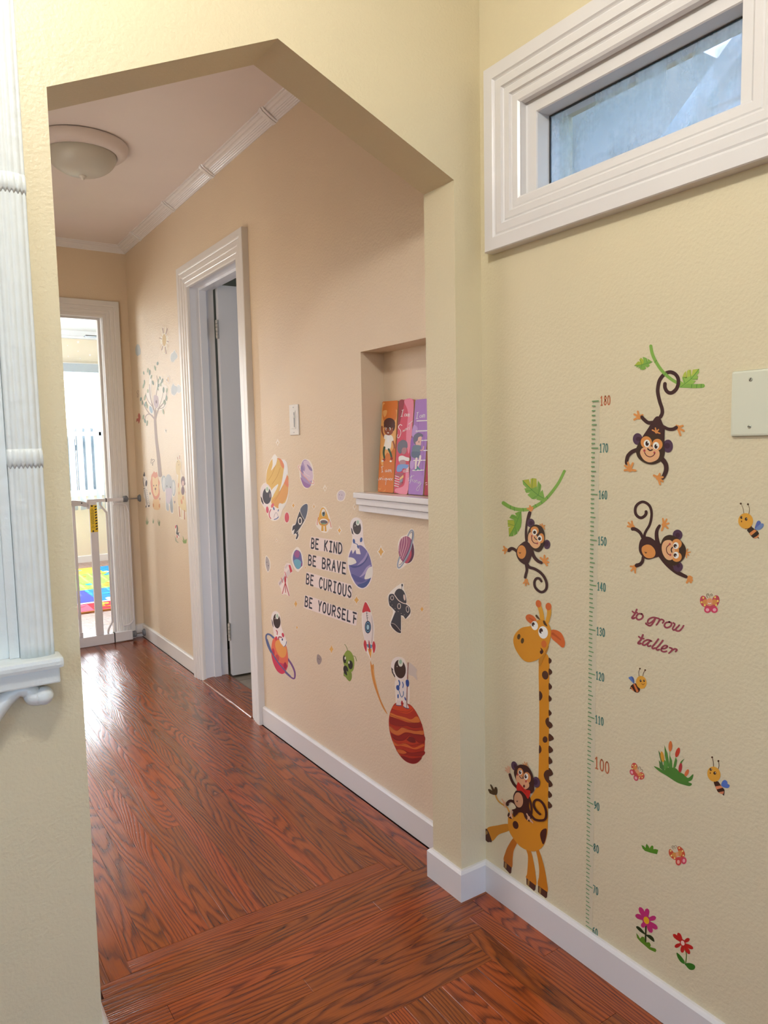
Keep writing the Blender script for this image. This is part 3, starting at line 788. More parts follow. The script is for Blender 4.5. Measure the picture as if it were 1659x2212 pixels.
def blinds():
    sl = bpy.data.materials.new('blind_fabric'); sl.use_nodes = True; N = sl.node_tree.nodes; L = sl.node_tree.links; b = N['Principled BSDF']
    b.inputs['Base Color'].default_value = (.80, .86, .90, 1); b.inputs['Roughness'].default_value = .7
    tl = N.new('ShaderNodeBsdfTranslucent'); tl.inputs[0].default_value = (.85, .95, 1, 1); mx = N.new('ShaderNodeMixShader'); mx.inputs[0].default_value = .25
    L.new(b.outputs[0], mx.inputs[1]); L.new(tl.outputs[0], mx.inputs[2]); L.new(mx.outputs[0], N['Material Output'].inputs[0])
    t = thing('vertical_blinds', 'pale vertical blinds with grey head rail on the playroom window', 'blinds', (1.85, PY-.07, 2.06))
    boxo('head_rail', (.98, PY-.112, 2.018), (2.72, PY-.03, 2.106), mat('head_rail_grey', '#a9b3bb', .5, var=.05, vscale=80), t, bev=.003)
    boxo('head_rail_cap', (.975, PY-.115, 2.106), (2.725, PY-.003, 2.112), TRIM, t)
    W, H_, n = .0445, 1.44, 6
    bm = bmesh.new(); rows = []
    for i in range(n+1):
        s = -1+2*i/n; x = s*W; y = -.006*(1-s*s)
        rows.append((bm.verts.new((x, y, 0)), bm.verts.new((x, y, -H_)), bm.verts.new((x, y-.0008, 0)), bm.verts.new((x, y-.0008, -H_))))
    for i in range(n):
        a, c = rows[i], rows[i+1]
        bm.faces.new((a[0], c[0], c[1], a[1])); bm.faces.new((a[2], a[3], c[3], c[2]))
    a = rows[0]; bm.faces.new((a[0], a[1], a[3], a[2])); a = rows[-1]; bm.faces.new((a[0], a[2], a[3], a[1]))
    me = bpy.data.meshes.new('slat'); bmesh.ops.recalc_face_normals(bm, faces=bm.faces); bm.to_mesh(me); bm.free()
    bm = bmesh.new(); box(bm, (-W*.62, -.002, -H_-.001), (W*.62, .003, -H_+.035)); mw = bpy.data.meshes.new('slat_weight'); bm.to_mesh(mw); bm.free()
    random.seed(5)
    k = 0; x = 1.04
    while x < 2.68:
        z = -.045+random.uniform(-.004, .004)
        o = link('slat', me, sl, t, loc=(x-1.85, 0, z), rot=(0, 0, math.radians(40+random.uniform(-2.5, 2.5))))
        if not mw.materials: mw.materials.append(mat('slat_weight_grey', '#b7bfc6', .5))
        wt = bpy.data.objects.new('slat_weight', mw); COL.objects.link(wt); wt.parent = o
        x += .083; k += 1
blinds()
def rug():
    t = thing('play_rug', 'colourful red, blue, green and yellow picture rug on the playroom floor', 'rug', (1.5, 6.8, 0))
    x0, x1, y0, y1 = .85, 2.35, 5.72, 7.88
    boxo('pile', (x0, y0, .0006), (x1, y1, .009), mat('rug_red', '#c8203c', .9, bump=.3, bscale=400), t)
    boxo('binding', (x0-.012, y0-.012, .0005), (x1+.012, y0, .0105), mat('rug_binding', '#c98a4a', .8), t)
    cols = {c: mat('rug_'+c, h, .9, bump=.3, bscale=400) for c, h in dict(yellow='#ffe14a', green='#9bdc5a', blue='#1c8ed6', violet='#4b55c8', pink='#f06a8c', cyan='#35c4e0', white='#f5f5ee', dark='#2a66a8', orange='#ff9b30', lime='#cfe84a').items()}
    bms = {c: bmesh.new() for c in cols}
    lay = [0]
    def pat(c, pts):
        lay[0] += 1; z = .0092+lay[0]*.00002
        bms[c].faces.new([bms[c].verts.new((x-1.5, y-6.8, z)) for x, y in pts])
    def R2(c, a, b2, d, e): pat(c, [(a, d), (b2, d), (b2, e), (a, e)])
    def blob(c, x, y, rx, ry, n=12, j=.3):
        pat(c, [(x+rx*math.cos(i*2*math.pi/n)*random.uniform(1-j, 1), y+ry*math.sin(i*2*math.pi/n)*random.uniform(1-j, 1)) for i in range(n)])
    random.seed(11)
    R2('pink', x0+.01, 1.16, y0+.02, y0+.28); R2('white', x0+.01, x1-.01, y0+.30, y0+.345)
    R2('violet', 1.08, 1.26, y0+.345, 6.62); R2('blue', x0+.01, 1.08, y0+.345, 6.62); R2('blue', 1.26, 1.75, y0+.345, 6.62); R2('cyan', 1.55, x1-.01, y0+.345, 6.4)
    R2('green', x0+.01, x1-.01, 6.62, 7.5); R2('yellow', x0+.01, 1.62, 7.5, y1-.01); R2('blue', 1.62, x1-.01, 7.35, y1-.01)
    R2('lime', 1.40, 1.75, y0+.03, y0+.26)
    for i in range(120):
        y = random.uniform(y0+.05, y1-.08); x = random.uniform(x0+.05, x1-.08)
        c = random.choice(('yellow', 'green', 'cyan', 'white', 'orange', 'pink', 'lime', 'blue') if y > 6.6 else ('cyan', 'white', 'violet', 'dark', 'yellow') if y > 6.05 else ('pink', 'yellow', 'lime', 'orange'))
        blob(c, x, y, random.uniform(.015, .06), random.uniform(.02, .07))
    for c, bm in bms.items(): from_bm('rug_print', bm, cols[c], t)['kind'] = 'stuff'
rug()
def fan():
    t = thing('ceiling_fan', 'ceiling fan in the playroom, one dark edged blade showing above the doorway', 'ceiling fan', (1.91, 6.5, ZC))
    bm = bmesh.new(); lathe(bm, [(.06, 0), (.05, -.05), (.012, -.06), (.012, -.22), (.09, -.23), (.11, -.27), (.10, -.33), (.04, -.35)], (0, 0, 0), 28); from_bm('motor', bm, mat('fan_white', '#e4e6ea', .4), t, smooth=True)
    for k in range(5):
        bm = bmesh.new(); box(bm, (.11, -.04, -.008), (.55, .04, 0), .003)
        b_ = from_bm('blade', bm, mat('fan_blade_grey', '#6a6f74', .5), t); b_.location = (0, 0, -.300); b_.rotation_euler = (math.radians(2), 0, math.radians(180+72*k))
fan()
f = thing('garden_fence', 'dark green board fence outside the playroom window', 'fence', (1.9, 10.6, -.3))
FM = mat('fence_green', '#1d3540', .8, var=.2)
bm = bmesh.new(); box(bm, (-.07, -.01, 0), (.07, .01, 1.80)); fme = bpy.data.meshes.new('fence_board'); bmesh.ops.recalc_face_normals(bm, faces=bm.faces); bm.to_mesh(fme); bm.free()
for k in range(26): link('fence_board', fme, FM, f, loc=(-1.9+k*.15, 0, 0))
for z in (.5, 1.5):
    bm = bmesh.new(); box(bm, (-2, .012, z), (2, .05, z+.08)); from_bm('fence_rail', bm, FM, f)
struct(boxo('garden_ground', (-4, PY+.13, -.35), (7, 14, -.3), mat('pale_paving', '#b9bdb8', .9)))
# ------------------------------------------------------------------ printed stickers: flat prints traced on the wall they stick to
# Points are survey readings: (pixel in an enlarged crop) -> sight line -> point on the real wall plane, in metres.
CAMP = Vector((0, 0, CAMH))
class Plane:
    def __init__(s, o, n, u, gain=1.0, off=.0004):
        s.o, s.n, s.u = Vector(o), Vector(n).normalized(), Vector(u).normalized(); s.v = s.n.cross(s.u).normalized(); s.gain = gain; s.off = off
        if s.v.z < 0: s.v = -s.v
    def hit(s, px, py):
        d = _f + (px-PW/2)/FPX*_r - (py-PH/2)/FPX*_u
        t = (s.o-CAMP).dot(s.n)/d.dot(s.n)
        p = CAMP+d*t-s.o
        return (p.dot(s.u), p.dot(s.v))
    def pos(s, a, b, h): return s.o+s.u*a+s.v*b+s.n*h
NEAR = Plane((XN, 0, 0), (-1, 0, 0), (0, -1, 0), 1.1)
HALL = Plane((XH, 0, 0), (-1, 0, 0), (0, -1, 0), 1.05)
PEND = Plane((0, PY, 0), (0, -1, 0), (1, 0, 0), 1.0)
_sm = {}
def smat(hexc, gain):
    k = (hexc, round(gain, 3))
    if k not in _sm:
        c = tuple(min(.86, v*gain) for v in lin(hexc))
        m = bpy.data.materials.new('print_'+hexc.strip('#')); m.use_nodes = True; b = m.node_tree.nodes['Principled BSDF']
        b.inputs['Base Color'].default_value = (*c, 1); b.inputs['Roughness'].default_value = .5; b.inputs['Specular IOR Level'].default_value = .35
        _sm[k] = m
    return _sm[k]
def crom(P, closed, n):
    out_ = []; N = len(P)
    for i in range(N if closed else N-1):
        if closed: p0, p1, p2, p3 = P[i-1], P[i], P[(i+1) % N], P[(i+2) % N]
        else: p0, p1, p2, p3 = P[max(i-1, 0)], P[i], P[i+1], P[min(i+2, N-1)]
        for k in range(n):
            u = k/n
            out_.append(tuple(.5*((2*p1[j])+(-p0[j]+p2[j])*u+(2*p0[j]-5*p1[j]+4*p2[j]-p3[j])*u*u+(-p0[j]+3*p1[j]-3*p2[j]+p3[j])*u**3) for j in (0, 1)))
    if not closed: out_.append(P[-1])
    return out_
def ribbon(P, w0, w1):
    """outline polygon of a round-capped stroke"""
    L_, R_, n = [], [], len(P)
    for i, p in enumerate(P):
        a = P[max(i-1, 0)]; b = P[min(i+1, n-1)]
        dx, dy = b[0]-a[0], b[1]-a[1]; l = math.hypot(dx, dy) or 1; dx /= l; dy /= l
        w = (w0+(w1-w0)*i/max(1, n-1))/2
        L_.append((p[0]-dy*w, p[1]+dx*w)); R_.append((p[0]+dy*w, p[1]-dx*w))
    def cap(p, a, w): return [(p[0]+math.cos(a+t)*w, p[1]+math.sin(a+t)*w) for t in [math.pi/2-k*math.pi/5 for k in range(1, 5)]]
    a1 = math.atan2(P[-1][1]-P[-2][1], P[-1][0]-P[-2][0]); a0 = math.atan2(P[0][1]-P[1][1], P[0][0]-P[1][0])
    return L_, R_, cap(P[-1], a1, w1/2), cap(P[0], a0, w0/2)
STEP = .00002
class Art:
    def __init__(s, plane): s.pl = plane; s.mats = []; s.V = []; s.F = []; s.MI = []; s.k = 0
    def mi(s, c):
        m = smat(c, s.pl.gain)
        if m not in s.mats: s.mats.append(m)
        return s.mats.index(m)
    def poly(s, c, pts, fr, metric=False):
        q = [p if metric else s.pl.hit(fr[0]+p[0]/fr[2], fr[1]+p[1]/fr[2]) for p in pts]
        s.k += 1; h = s.pl.off+s.k*STEP; b = len(s.V); i = s.mi(c)
        for a, z in q: s.V.append((a, z, h))
        for t in tessellate_polygon([[Vector((a, z, 0)) for a, z in q]]): s.F.append(tuple(b+j for j in t)); s.MI.append(i)
    def stroke(s, c, w0, w1, P, fr, metric=False):
        L_, R_, c1, c0 = ribbon(P, w0, w1)
        s.k += 1; h = s.pl.off+s.k*STEP; i = s.mi(c)
        def add(pts):
            b = len(s.V)
            for p in pts:
                a, z = p if metric else s.pl.hit(fr[0]+p[0]/fr[2], fr[1]+p[1]/fr[2]); s.V.append((a, z, h))
            return b
        n = len(P); b = add(L_+R_)
        for j in range(n-1): s.F.append((b+j, b+j+1, b+n+j+1, b+n+j)); s.MI.append(i)
        b2 = add([L_[-1]]+c1+[R_[-1]]); s.F.append(tuple(range(b2, b2+6))); s.MI.append(i)
        b2 = add([R_[0]]+c0+[L_[0]]); s.F.append(tuple(range(b2, b2+6))); s.MI.append(i)
    def run(s, ops, fr):
        for ln in ops.strip().split('\n'):
            t = ln.split()
            if not t: continue
            if t[0] == '@': fr = FR[t[1]]; continue
            op, c = t[0], CN.get(t[1], t[1]); a = t[2:]
            XY = lambda L_: [tuple(float(v) for v in q.split(',')) for q in L_]
            if op == 'p': s.poly(c, crom(XY(a), True, 5), fr)
            elif op == 'P': s.poly(c, XY(a), fr)
            elif op in 'sS':
                w = a[0].split('>'); w0 = float(w[0]); w1 = float(w[-1]); P = XY(a[1:])
                if op == 's' and len(P) > 2: P = crom(P, False, 6)
                s.stroke(c, w0, w1, P, fr)
            elif op == 'e':
                v = [float(x) for x in a]; r = math.radians(v[4]) if len(v) > 4 else 0
                s.poly(c, [(v[0]+v[2]*math.cos(t_)*math.cos(r)-v[3]*math.sin(t_)*math.sin(r), v[1]+v[2]*math.cos(t_)*math.sin(r)+v[3]*math.sin(t_)*math.cos(r))
                           for t_ in [k*2*math.pi/(26 if max(v[2:4]) > 20 else 12) for k in range(26 if max(v[2:4]) > 20 else 12)]], fr)
            elif op == 'k':                                     # four-point sparkle
                v = [float(x) for x in a]; cx, cy, rx, ry = v[:4]; P = []
                for j in range(4):
                    for u, f_ in ((0, 1), (.17, .72), (.5, .58), (.83, .72)):
                        ang = math.pi/2*(j+u); P.append((cx+rx*f_*math.cos(ang), cy+ry*f_*math.sin(ang)))
                s.poly(c, P, fr)
            elif op == 'f':                                     # petals from a centre: f col cx,cy w tips...
                (cx, cy), w = XY(a[:1])[0], float(a[1])
                for x, y in XY(a[2:]):
                    d = math.hypot(x-cx, y-cy); an = math.atan2(y-cy, x-cx); P = []
                    for u, h_ in ((0, .15), (.25, .55), (.5, .9), (.72, 1), (.9, .72), (1, .0), (.9, -.72), (.72, -1), (.5, -.9), (.25, -.55), (0, -.15)):
                        P.append((cx+d*u*math.cos(an)-w*h_*math.sin(an), cy+d*u*math.sin(an)+w*h_*math.cos(an)))
                    s.poly(c, P, fr)
            elif op == 'h':                                     # hand: h col w  palm  tips...
                w = float(a[0]); P = XY(a[1:]); x, y = P[0]
                s.poly(c, [(x+w*1.15*math.cos(k*.5236), y+w*1.15*math.sin(k*.5236)) for k in range(12)], fr)
                for q in P[1:]: s.stroke(c, w*1.15, w*.95, [(x, y), q], fr)
        return s
    def build(s, name, parent=None, smooth=False):
        n = len(s.V); cu = sum(v[0] for v in s.V)/n; cv = sum(v[1] for v in s.V)/n
        o3 = s.pl.pos(cu, cv, 0)
        if parent: o3 = parent.matrix_world.translation if False else Vector(parent.location)
        me = bpy.data.meshes.new(name)
        me.from_pydata([tuple(s.pl.pos(*v)-o3) for v in s.V], [], s.F)
        for m in s.mats: me.materials.append(m)
        me.polygons.foreach_set('material_index', s.MI)
        me.update()
        # all faces look into the room
        flip = [p.index for p in me.polygons if p.normal.dot(s.pl.n) < 0]
        if flip:
            bm = bmesh.new(); bm.from_mesh(me); bm.faces.ensure_lookup_table()
            bmesh.ops.reverse_faces(bm, faces=[bm.faces[i] for i in flip]); bm.to_mesh(me); bm.free()
        o = bpy.data.objects.new(name, me); COL.objects.link(o)
        if parent: o.parent = parent
        else: o.location = o3
        return o
FR = dict(R1=(1340, 740, 6.91), R2=(1340, 1070, 9.217), R3=(1070, 1000, 7.63), R4=(1580, 1070, 20.11), R5=(1340, 1270, 7.213), R6=(1340, 1580, 6.381),
          R7=(1350, 1800, 7.135), G1=(1040, 1280, 8.295), G2=(1040, 1620, 9.217), G3=(1030, 1750, 8.732), G4=(1040, 1250, 3.159),
          H4=(560, 970, 11.85), H5=(620, 1060, 8.295), H6=(570, 1160, 6.508), H7=(680, 1260, 6.636), H8=(820, 1120, 7.375), H9=(820, 1400, 8.19),
          HO=(540, 950, 3.95), HA=(540, 700, 3.95), HB=(540, 1160, 5.925), F1=(280, 690, 10.53), F2=(290, 960, 9.615), F3=(260, 680, 4.254),
          PL=(815, 850, 9.617), W1=(100, 600, 5.53), PX=(0, 0, 1))
CN = dict(br='#3d2422', hb='#3b2a1d', og='#d18c4a', fc='#dcaa7c', pu='#4e364a', pi='#3b2030', wh='#efe8dc', rd='#a84848', gr='#7ba548', lg='#a3b03c', dg='#4f8038',
          dk='#33201a', bk='#3c3c44', cr='#ece2d8', st='#dba95c', bee='#d39a38', ye='#e3a848')
def sticker(name, label, fr, ops, plane=None, group=None, cat='wall sticker'):
    o = Art(plane or (NEAR if FR[fr][0] > 1000 else HALL)).run(ops, FR[fr]).build(name)
    return tag(o, label, cat, group)
SAFARI = 'jungle stickers on the growth chart wall'
SPACE = 'space stickers on the hall wall'
ZOO = 'pastel animal stickers at the end of the hall'

sticker('monkey_sticker', 'brown monkey sticker hanging upside down by its tail from a green vine', 'R1', '''
s br 55 600,1110 625,1060 625,990 590,880 563,760 562,680 585,570 640,490 700,450 760,442 820,470 862,530 868,610 840,690 790,740 740,752 695,725 668,670 668,615
s gr 48 457,52 480,170 540,300 640,440 760,545 850,600
s gr 66>60 895,640 1000,645 1120,650 1235,645
s br 55 760,442 820,470 862,530 868,610 840,690 790,740
S dg 9 514,300 545,262
S dg 9 652,488 692,452
S dg 9 1068,620 1064,676
S dg 9 1145,622 1140,676
S dg 9 1212,620 1208,676
P gr 480,290 440,258 408,240 412,285 395,232 350,215 335,222 348,262 312,226 285,252 300,290 268,280 212,345 250,352 240,372 285,362 268,390 310,372 300,405 345,408 385,392 375,355 410,372 445,345 425,325
P lg 212,345 268,280 300,290 285,252 312,226 348,262 350,218 352,300 325,330
s dg 7 215,345 330,330 480,288
S dg 6 325,330 300,260
S dg 6 405,312 395,240
S dg 6 325,335 300,395
P #8bb04e 905,665 900,570 945,600 925,530 950,460 985,425 995,545 1000,425 1020,408 1055,405 1065,495 1085,405 1180,390 1178,450 1125,510 1165,492 1155,550 1070,560 1130,572 1085,622 1000,615
P #abb84a 930,515 950,460 985,425 995,530 1003,425 1020,408 1055,405 1065,495 1085,405 1175,394 1090,490 1000,520
s dg 8 905,662 1060,540 1172,400
S dg 6 970,610 940,520
S dg 6 1060,540 1040,415
S dg 6 1060,540 1155,545
e pu 262 1440 72 88
e pi 275 1440 40 32
e pu 715 1545 75 97
e pi 705 1540 42 42
h og 32 285,1110 265,1030 215,1072 212,1150 335,1080
h og 32 862,1268 935,1242 950,1318 902,1382 845,1240
s br 58>50 490,1195 420,1195 360,1150 327,1112
s br 45>55 655,1258 720,1290 790,1292 840,1268
s br 60>50 260,1598 180,1630 120,1690 100,1760 98,1800
s br 75>58 620,1730 680,1810 688,1900 660,1980 635,2020
h og 32 150,1895 120,1790 192,1800 75,1838 70,1905 232,1910
h og 32 572,2018 595,1958 507,1982 640,2008 640,2072 600,2115
p br 560,1100 600,1120 640,1210 665,1260 665,1400 660,1560 670,1640 640,1740 560,1800 470,1820 380,1800 300,1750 255,1690 240,1600 270,1520 340,1400 420,1280 470,1200 520,1125
p hb 560,1380 640,1460 660,1560 668,1640 638,1740 560,1798 470,1818 380,1798 300,1748 257,1690 242,1600 272,1520 340,1420 430,1370
h og 20 545,1335 530,1275 578,1298 485,1305 598,1355
e og 395 1490 84 92 -8
e og 560 1522 78 86
p fc 350,1570 450,1548 560,1590 595,1660 560,1745 450,1788 360,1750 305,1660 315,1600
e wh 405 1505 48 55
e wh 540 1538 46 54
e dk 408 1507 26 36
e dk 540 1550 24 34
e wh 422 1488 10 13
e wh 554 1532 10 12
s dk 20 418,1585 450,1610 485,1600
e rd 368 1613 17 20
e rd 518 1643 16 18
s #5a2a28 13 370,1640 400,1685 450,1705 495,1690 525,1655
''', group=SAFARI)
sticker('monkey_sticker', 'brown monkey sticker sprawling sideways below the upside-down one', 'R2', '''
s br 50>60 490,850 485,780 520,700 580,600 615,480 625,350 600,240 540,165 450,130 370,160 315,220 298,300 315,380 370,435 430,445 490,405 515,360 515,325
h og 40 250,635 232,520 165,545 150,615
h og 38 870,585 850,465 925,478 968,558 950,655 830,700
h og 38 290,1425 300,1540 222,1500 208,1412
h og 48 1385,1650 1330,1735 1410,1730 1425,1640 1430,1690
s br 55>75 450,850 410,760 350,700 290,670 250,668
s br 90>55 760,980 735,880 725,770 740,680 785,605
s br 55>80 458,1225 445,1310 400,1370 330,1395
s br 120>65 810,1180 900,1310 1000,1420 1120,1520 1230,1580 1315,1620
p br 500,820 600,835 700,900 780,950 860,1000 860,1200 780,1220 700,1240 580,1275 500,1260 430,1200 380,1110 375,1000 400,900 440,850
p og 530,980 620,1000 690,1080 703,1170 660,1235 570,1252 490,1215 435,1120 440,1030
s dk 14 498,1125 512,1152 530,1132
e pu 1145 785 97 103
e pi 1150 795 45 50
e pu 1155 1422 97 100
e pi 1162 1395 35 42
h og 24 1310,1140 1345,1068 1398,1130 1372,1192 1325,1242
p hb 960,790 1060,800 1190,880 1290,1000 1315,1120 1280,1240 1200,1330 1080,1400 960,1370 870,1260 820,1120 815,960 870,840
e og 1130 965 100 98
e og 1130 1225 100 98
e og 1100 1095 75 90
p fc 960,888 1030,910 1085,1040 1092,1150 1040,1270 960,1285 890,1230 840,1120 835,1000 880,915
e wh 1115 1000 55 68
e wh 1118 1190 55 68
e dk 1100 1005 34 38
e dk 1100 1190 33 36
e wh 1115 1022 10 10
e wh 1115 1207 10 10
s #5a2420 16 978,985 930,1040 930,1110 960,1165 1000,1185
e rd 993 970 20 24
e rd 1003 1185 20 22
s dk 24 1045,1035 1022,1080 1035,1130
''', group=SAFARI)
sticker('monkey_sticker', 'brown monkey sticker swinging by one arm from a leafy green vine', 'R3', '''
s gr 62>46 135,660 230,720 340,760 450,772 560,760 660,715 780,640 880,545 980,420 1060,300 1140,135
S dg 9 250,702 248,762
S dg 9 313,728 316,790
S dg 9 458,745 466,800
S dg 9 658,682 680,728
S dg 9 752,632 775,668
S dg 9 848,548 870,590
P gr 450,285 555,268 580,360 585,262 620,250 680,258 690,440 705,290 760,370 745,485 780,440 815,580 770,625 680,605 690,585 640,600 600,590 530,525 578,490 510,495 480,420 520,415 460,355
P #a8ac3c 452,287 555,270 580,360 587,264 620,252 679,260 686,390 600,425 540,370
s dg 9 455,290 600,440 710,530 800,582
S dg 7 618,255 605,440
S dg 7 742,350 712,530
S dg 7 500,468 600,448
S dg 7 610,588 710,532
P #6f9c3c 430,800 437,950 425,1050 375,1145 365,1090 365,1165 312,1198 310,1130 300,1205 228,1212 220,1075 270,1050 212,1055 205,940 320,940 235,905 270,850 300,850 355,875 325,830 380,805
P #9eaa38 207,942 312,948 320,1040 280,1110 230,1208 221,1076 268,1050 213,1052
s dg 8 420,810 380,920 320,1050 232,1205
S dg 7 270,870 380,920
S dg 7 210,1000 325,1035
S dg 7 352,1160 335,1060
p br 552,800 598,815 568,930 545,1000 530,1100 540,1280 505,1320 488,1180 500,1020 520,900
h og 32 590,758 535,752 575,710 620,735 590,790
e pu 588 990 62 72
e pi 592 992 35 35
e pu 855 1343 55 78
e pi 848 1335 35 45
h og 17 790,1050 738,1010 775,1003 820,1028 820,1092
s br 60>48 600,1430 640,1540 700,1610 765,1645
s br 40>60 360,1462 320,1425 270,1410 228,1440
s br 45 512,1670 525,1760 510,1830 497,1885
s br 48>38 530,1670 570,1720 650,1745 740,1800 810,1880 850,1980 845,2070 800,2120 750,2125 690,2085 655,2030 650,1960 680,1905 730,1905 765,1950
h og 30 815,1620 815,1525 748,1562 868,1568 885,1638 858,1688
h og 28 178,1430 146,1378 132,1440 162,1490
h og 26 515,1935 470,1982 508,2015 556,1998
p br 520,1290 620,1400 605,1520 560,1640 520,1675 470,1665 400,1610 355,1520 360,1420 420,1340
e og 440 1468 74 112
s dk 12 400,1475 412,1490 425,1475
p hb 690,1015 770,1050 815,1140 822,1260 800,1380 740,1460 680,1460 610,1410 560,1300 540,1180 570,1080 620,1030
e og 655 1115 68 70
e og 765 1240 48 82
p fc 590,1140 660,1160 740,1290 748,1350 700,1402 640,1400 580,1340 547,1250 555,1180
e wh 655 1140 40 50
e wh 740 1243 38 52
e dk 655 1143 24 28
e dk 735 1248 24 28
s dk 14 650,1218 670,1252 695,1265
s #5a2420 13 605,1215 612,1270 645,1315 695,1328
e rd 610 1203 13 18
e rd 700 1325 13 18
''', group=SAFARI)
# giraffe with the little monkey on its back
gi = sticker('giraffe_sticker', 'tall yellow giraffe sticker with long neck standing on the baseboard in the corner', 'G3', '''
p #bd7c1c 596,262 400,285 190,350 285,578 420,460 640,370
p #4b2618 190,352 110,430 105,465 190,590 240,602 285,578
P #93703c 195,378 120,455 150,480 212,438
p #b26614 700,520 600,660 540,800 512,955 660,1085 680,900 700,760 765,600
P #4b2618 512,955 660,1085 652,1180 628,1202 508,1070
P #93703c 532,978 570,1012 560,1105 524,1080
p #bf7618 935,730 965,850 965,1000 950,1200 936,1280 1115,1422 1110,1200 1070,950 1015,760
P #4b2618 936,1278 1115,1420 1108,1495 1082,1525 940,1400
P #93703c 965,1305 1000,1330 990,1430 955,1410
p #bf7618 1118,750 1150,900 1178,1100 1175,1250 1158,1422 1332,1548 1325,1350 1270,1050 1172,745
P #4b2618 1158,1420 1335,1545 1328,1640 1302,1662 1158,1545
P #93703c 1180,1440 1218,1470 1208,1590 1172,1560
@ G4
p #c9851f 396,545 461,540 462,800 462,1200 456,1500 455,1640 450,1740 425,1820 380,1856 330,1858 270,1830 225,1780 190,1720 182,1650 192,1610 250,1590 330,1500 362,1450 385,1390 393,1250 396,900
p #4b2c1e 461,540 475,548 480,560 474,574 461,578
p #4b2c1e 461,614 477,622 484,638 476,652 461,655
p #4b2c1e 461,712 476,724 483,738 475,752 461,755
p #4b2c1e 461,796 474,806 480,820 474,834 461,837
p #4b2c1e 461,895 474,905 481,918 474,930 461,934
p #4b2c1e 461,975 480,986 487,1003 478,1017 461,1020
p #4b2c1e 461,1058 483,1070 495,1090 484,1102 461,1106
p #4b2c1e 461,1140 480,1152 490,1170 480,1184 461,1188
p #4b2c1e 461,1215 477,1228 486,1248 478,1260 461,1263
p #4b2c1e 461,1292 480,1306 490,1330 482,1342 461,1345
p #4b2c1e 461,1372 478,1386 487,1405 480,1417 461,1420
p #4b2c1e 459,1448 476,1462 484,1478 476,1490 459,1493
p #4b2c1e 457,1520 474,1532 484,1550 476,1562 457,1565
e #4b2c1e 437 658 22 30 -10
p #4b2c1e 397,768 413,780 418,802 411,822 397,829
p #4b2c1e 461,951 444,954 438,975 446,1000 461,1012
e #4b2c1e 436 1097 17 22
p #4b2c1e 396,1136 409,1150 412,1170 407,1184 395,1190
p #4b2c1e 461,1309 438,1312 427,1338 438,1372 461,1391
e #431a12 235 1680 19 28 -15
p #431a12 447,1708 418,1712 402,1742 410,1785 425,1812 441,1770
@ G2
s #c89038 26 285,890 320,980 380,1050 470,1110 520,1150 560,1230
P #4a3418 305,895 240,892 170,862 135,790 150,775 180,782 222,810 195,745 176,690 198,683 225,720 262,785 268,745 290,732 312,745 326,800 322,860
@ G1
s #cf962e 80>70 1095,500 1080,370 1045,250 1022,200
s #cf962e 66>86 1180,530 1215,400 1218,310 1208,260
e #c8642e 1028 200 50 68 -12
e #c8642e 1207 250 53 68 -6
p #c8642e 1250,680 1340,670 1440,730 1500,870 1492,965 1450,982 1380,920 1260,810
s #b25224 46>20 1285,735 1360,790 1425,845
p #c8642e 995,500 950,430 880,390 820,400 797,450 830,510 900,558 940,520
s #b25224 34>16 940,500 890,470 860,455
p #cc8a24 880,600 960,570 1000,500 1080,482 1170,520 1240,620 1252,740 1222,900 1150,1060 1040,1180 940,1230 850,1245 760,1210 680,1120 610,1000 578,880 590,780 650,690 740,625
p #b67a22 1038,1190 1150,1070 1210,950 1202,1010 1120,1180 1065,1310 1040,1300
p #4a3520 985,395 1010,410 1062,490 1010,462 975,420
p #4a3520 1110,508 1140,508 1190,605 1130,572
e wh 960 590 60 82 -10
e wh 1113 713 85 112 -8
e #3a221c 935 568 27 38
e #3a221c 1075 685 34 48
e wh 950 588 11 12
e wh 1092 712 13 15
e #4f3a1a 677 790 28 50 8
e #4f3a1a 742 862 28 50 8
e #c8682e 1128 920 47 67 -8
p #40201a 1065,988 1100,1015 1118,1060 1085,1103 1058,1080 1058,1042 1078,1030
''', group=SAFARI)
NM = Plane((XN, 0, 0), (-1, 0, 0), (0, -1, 0), 1.1, off=.0019)
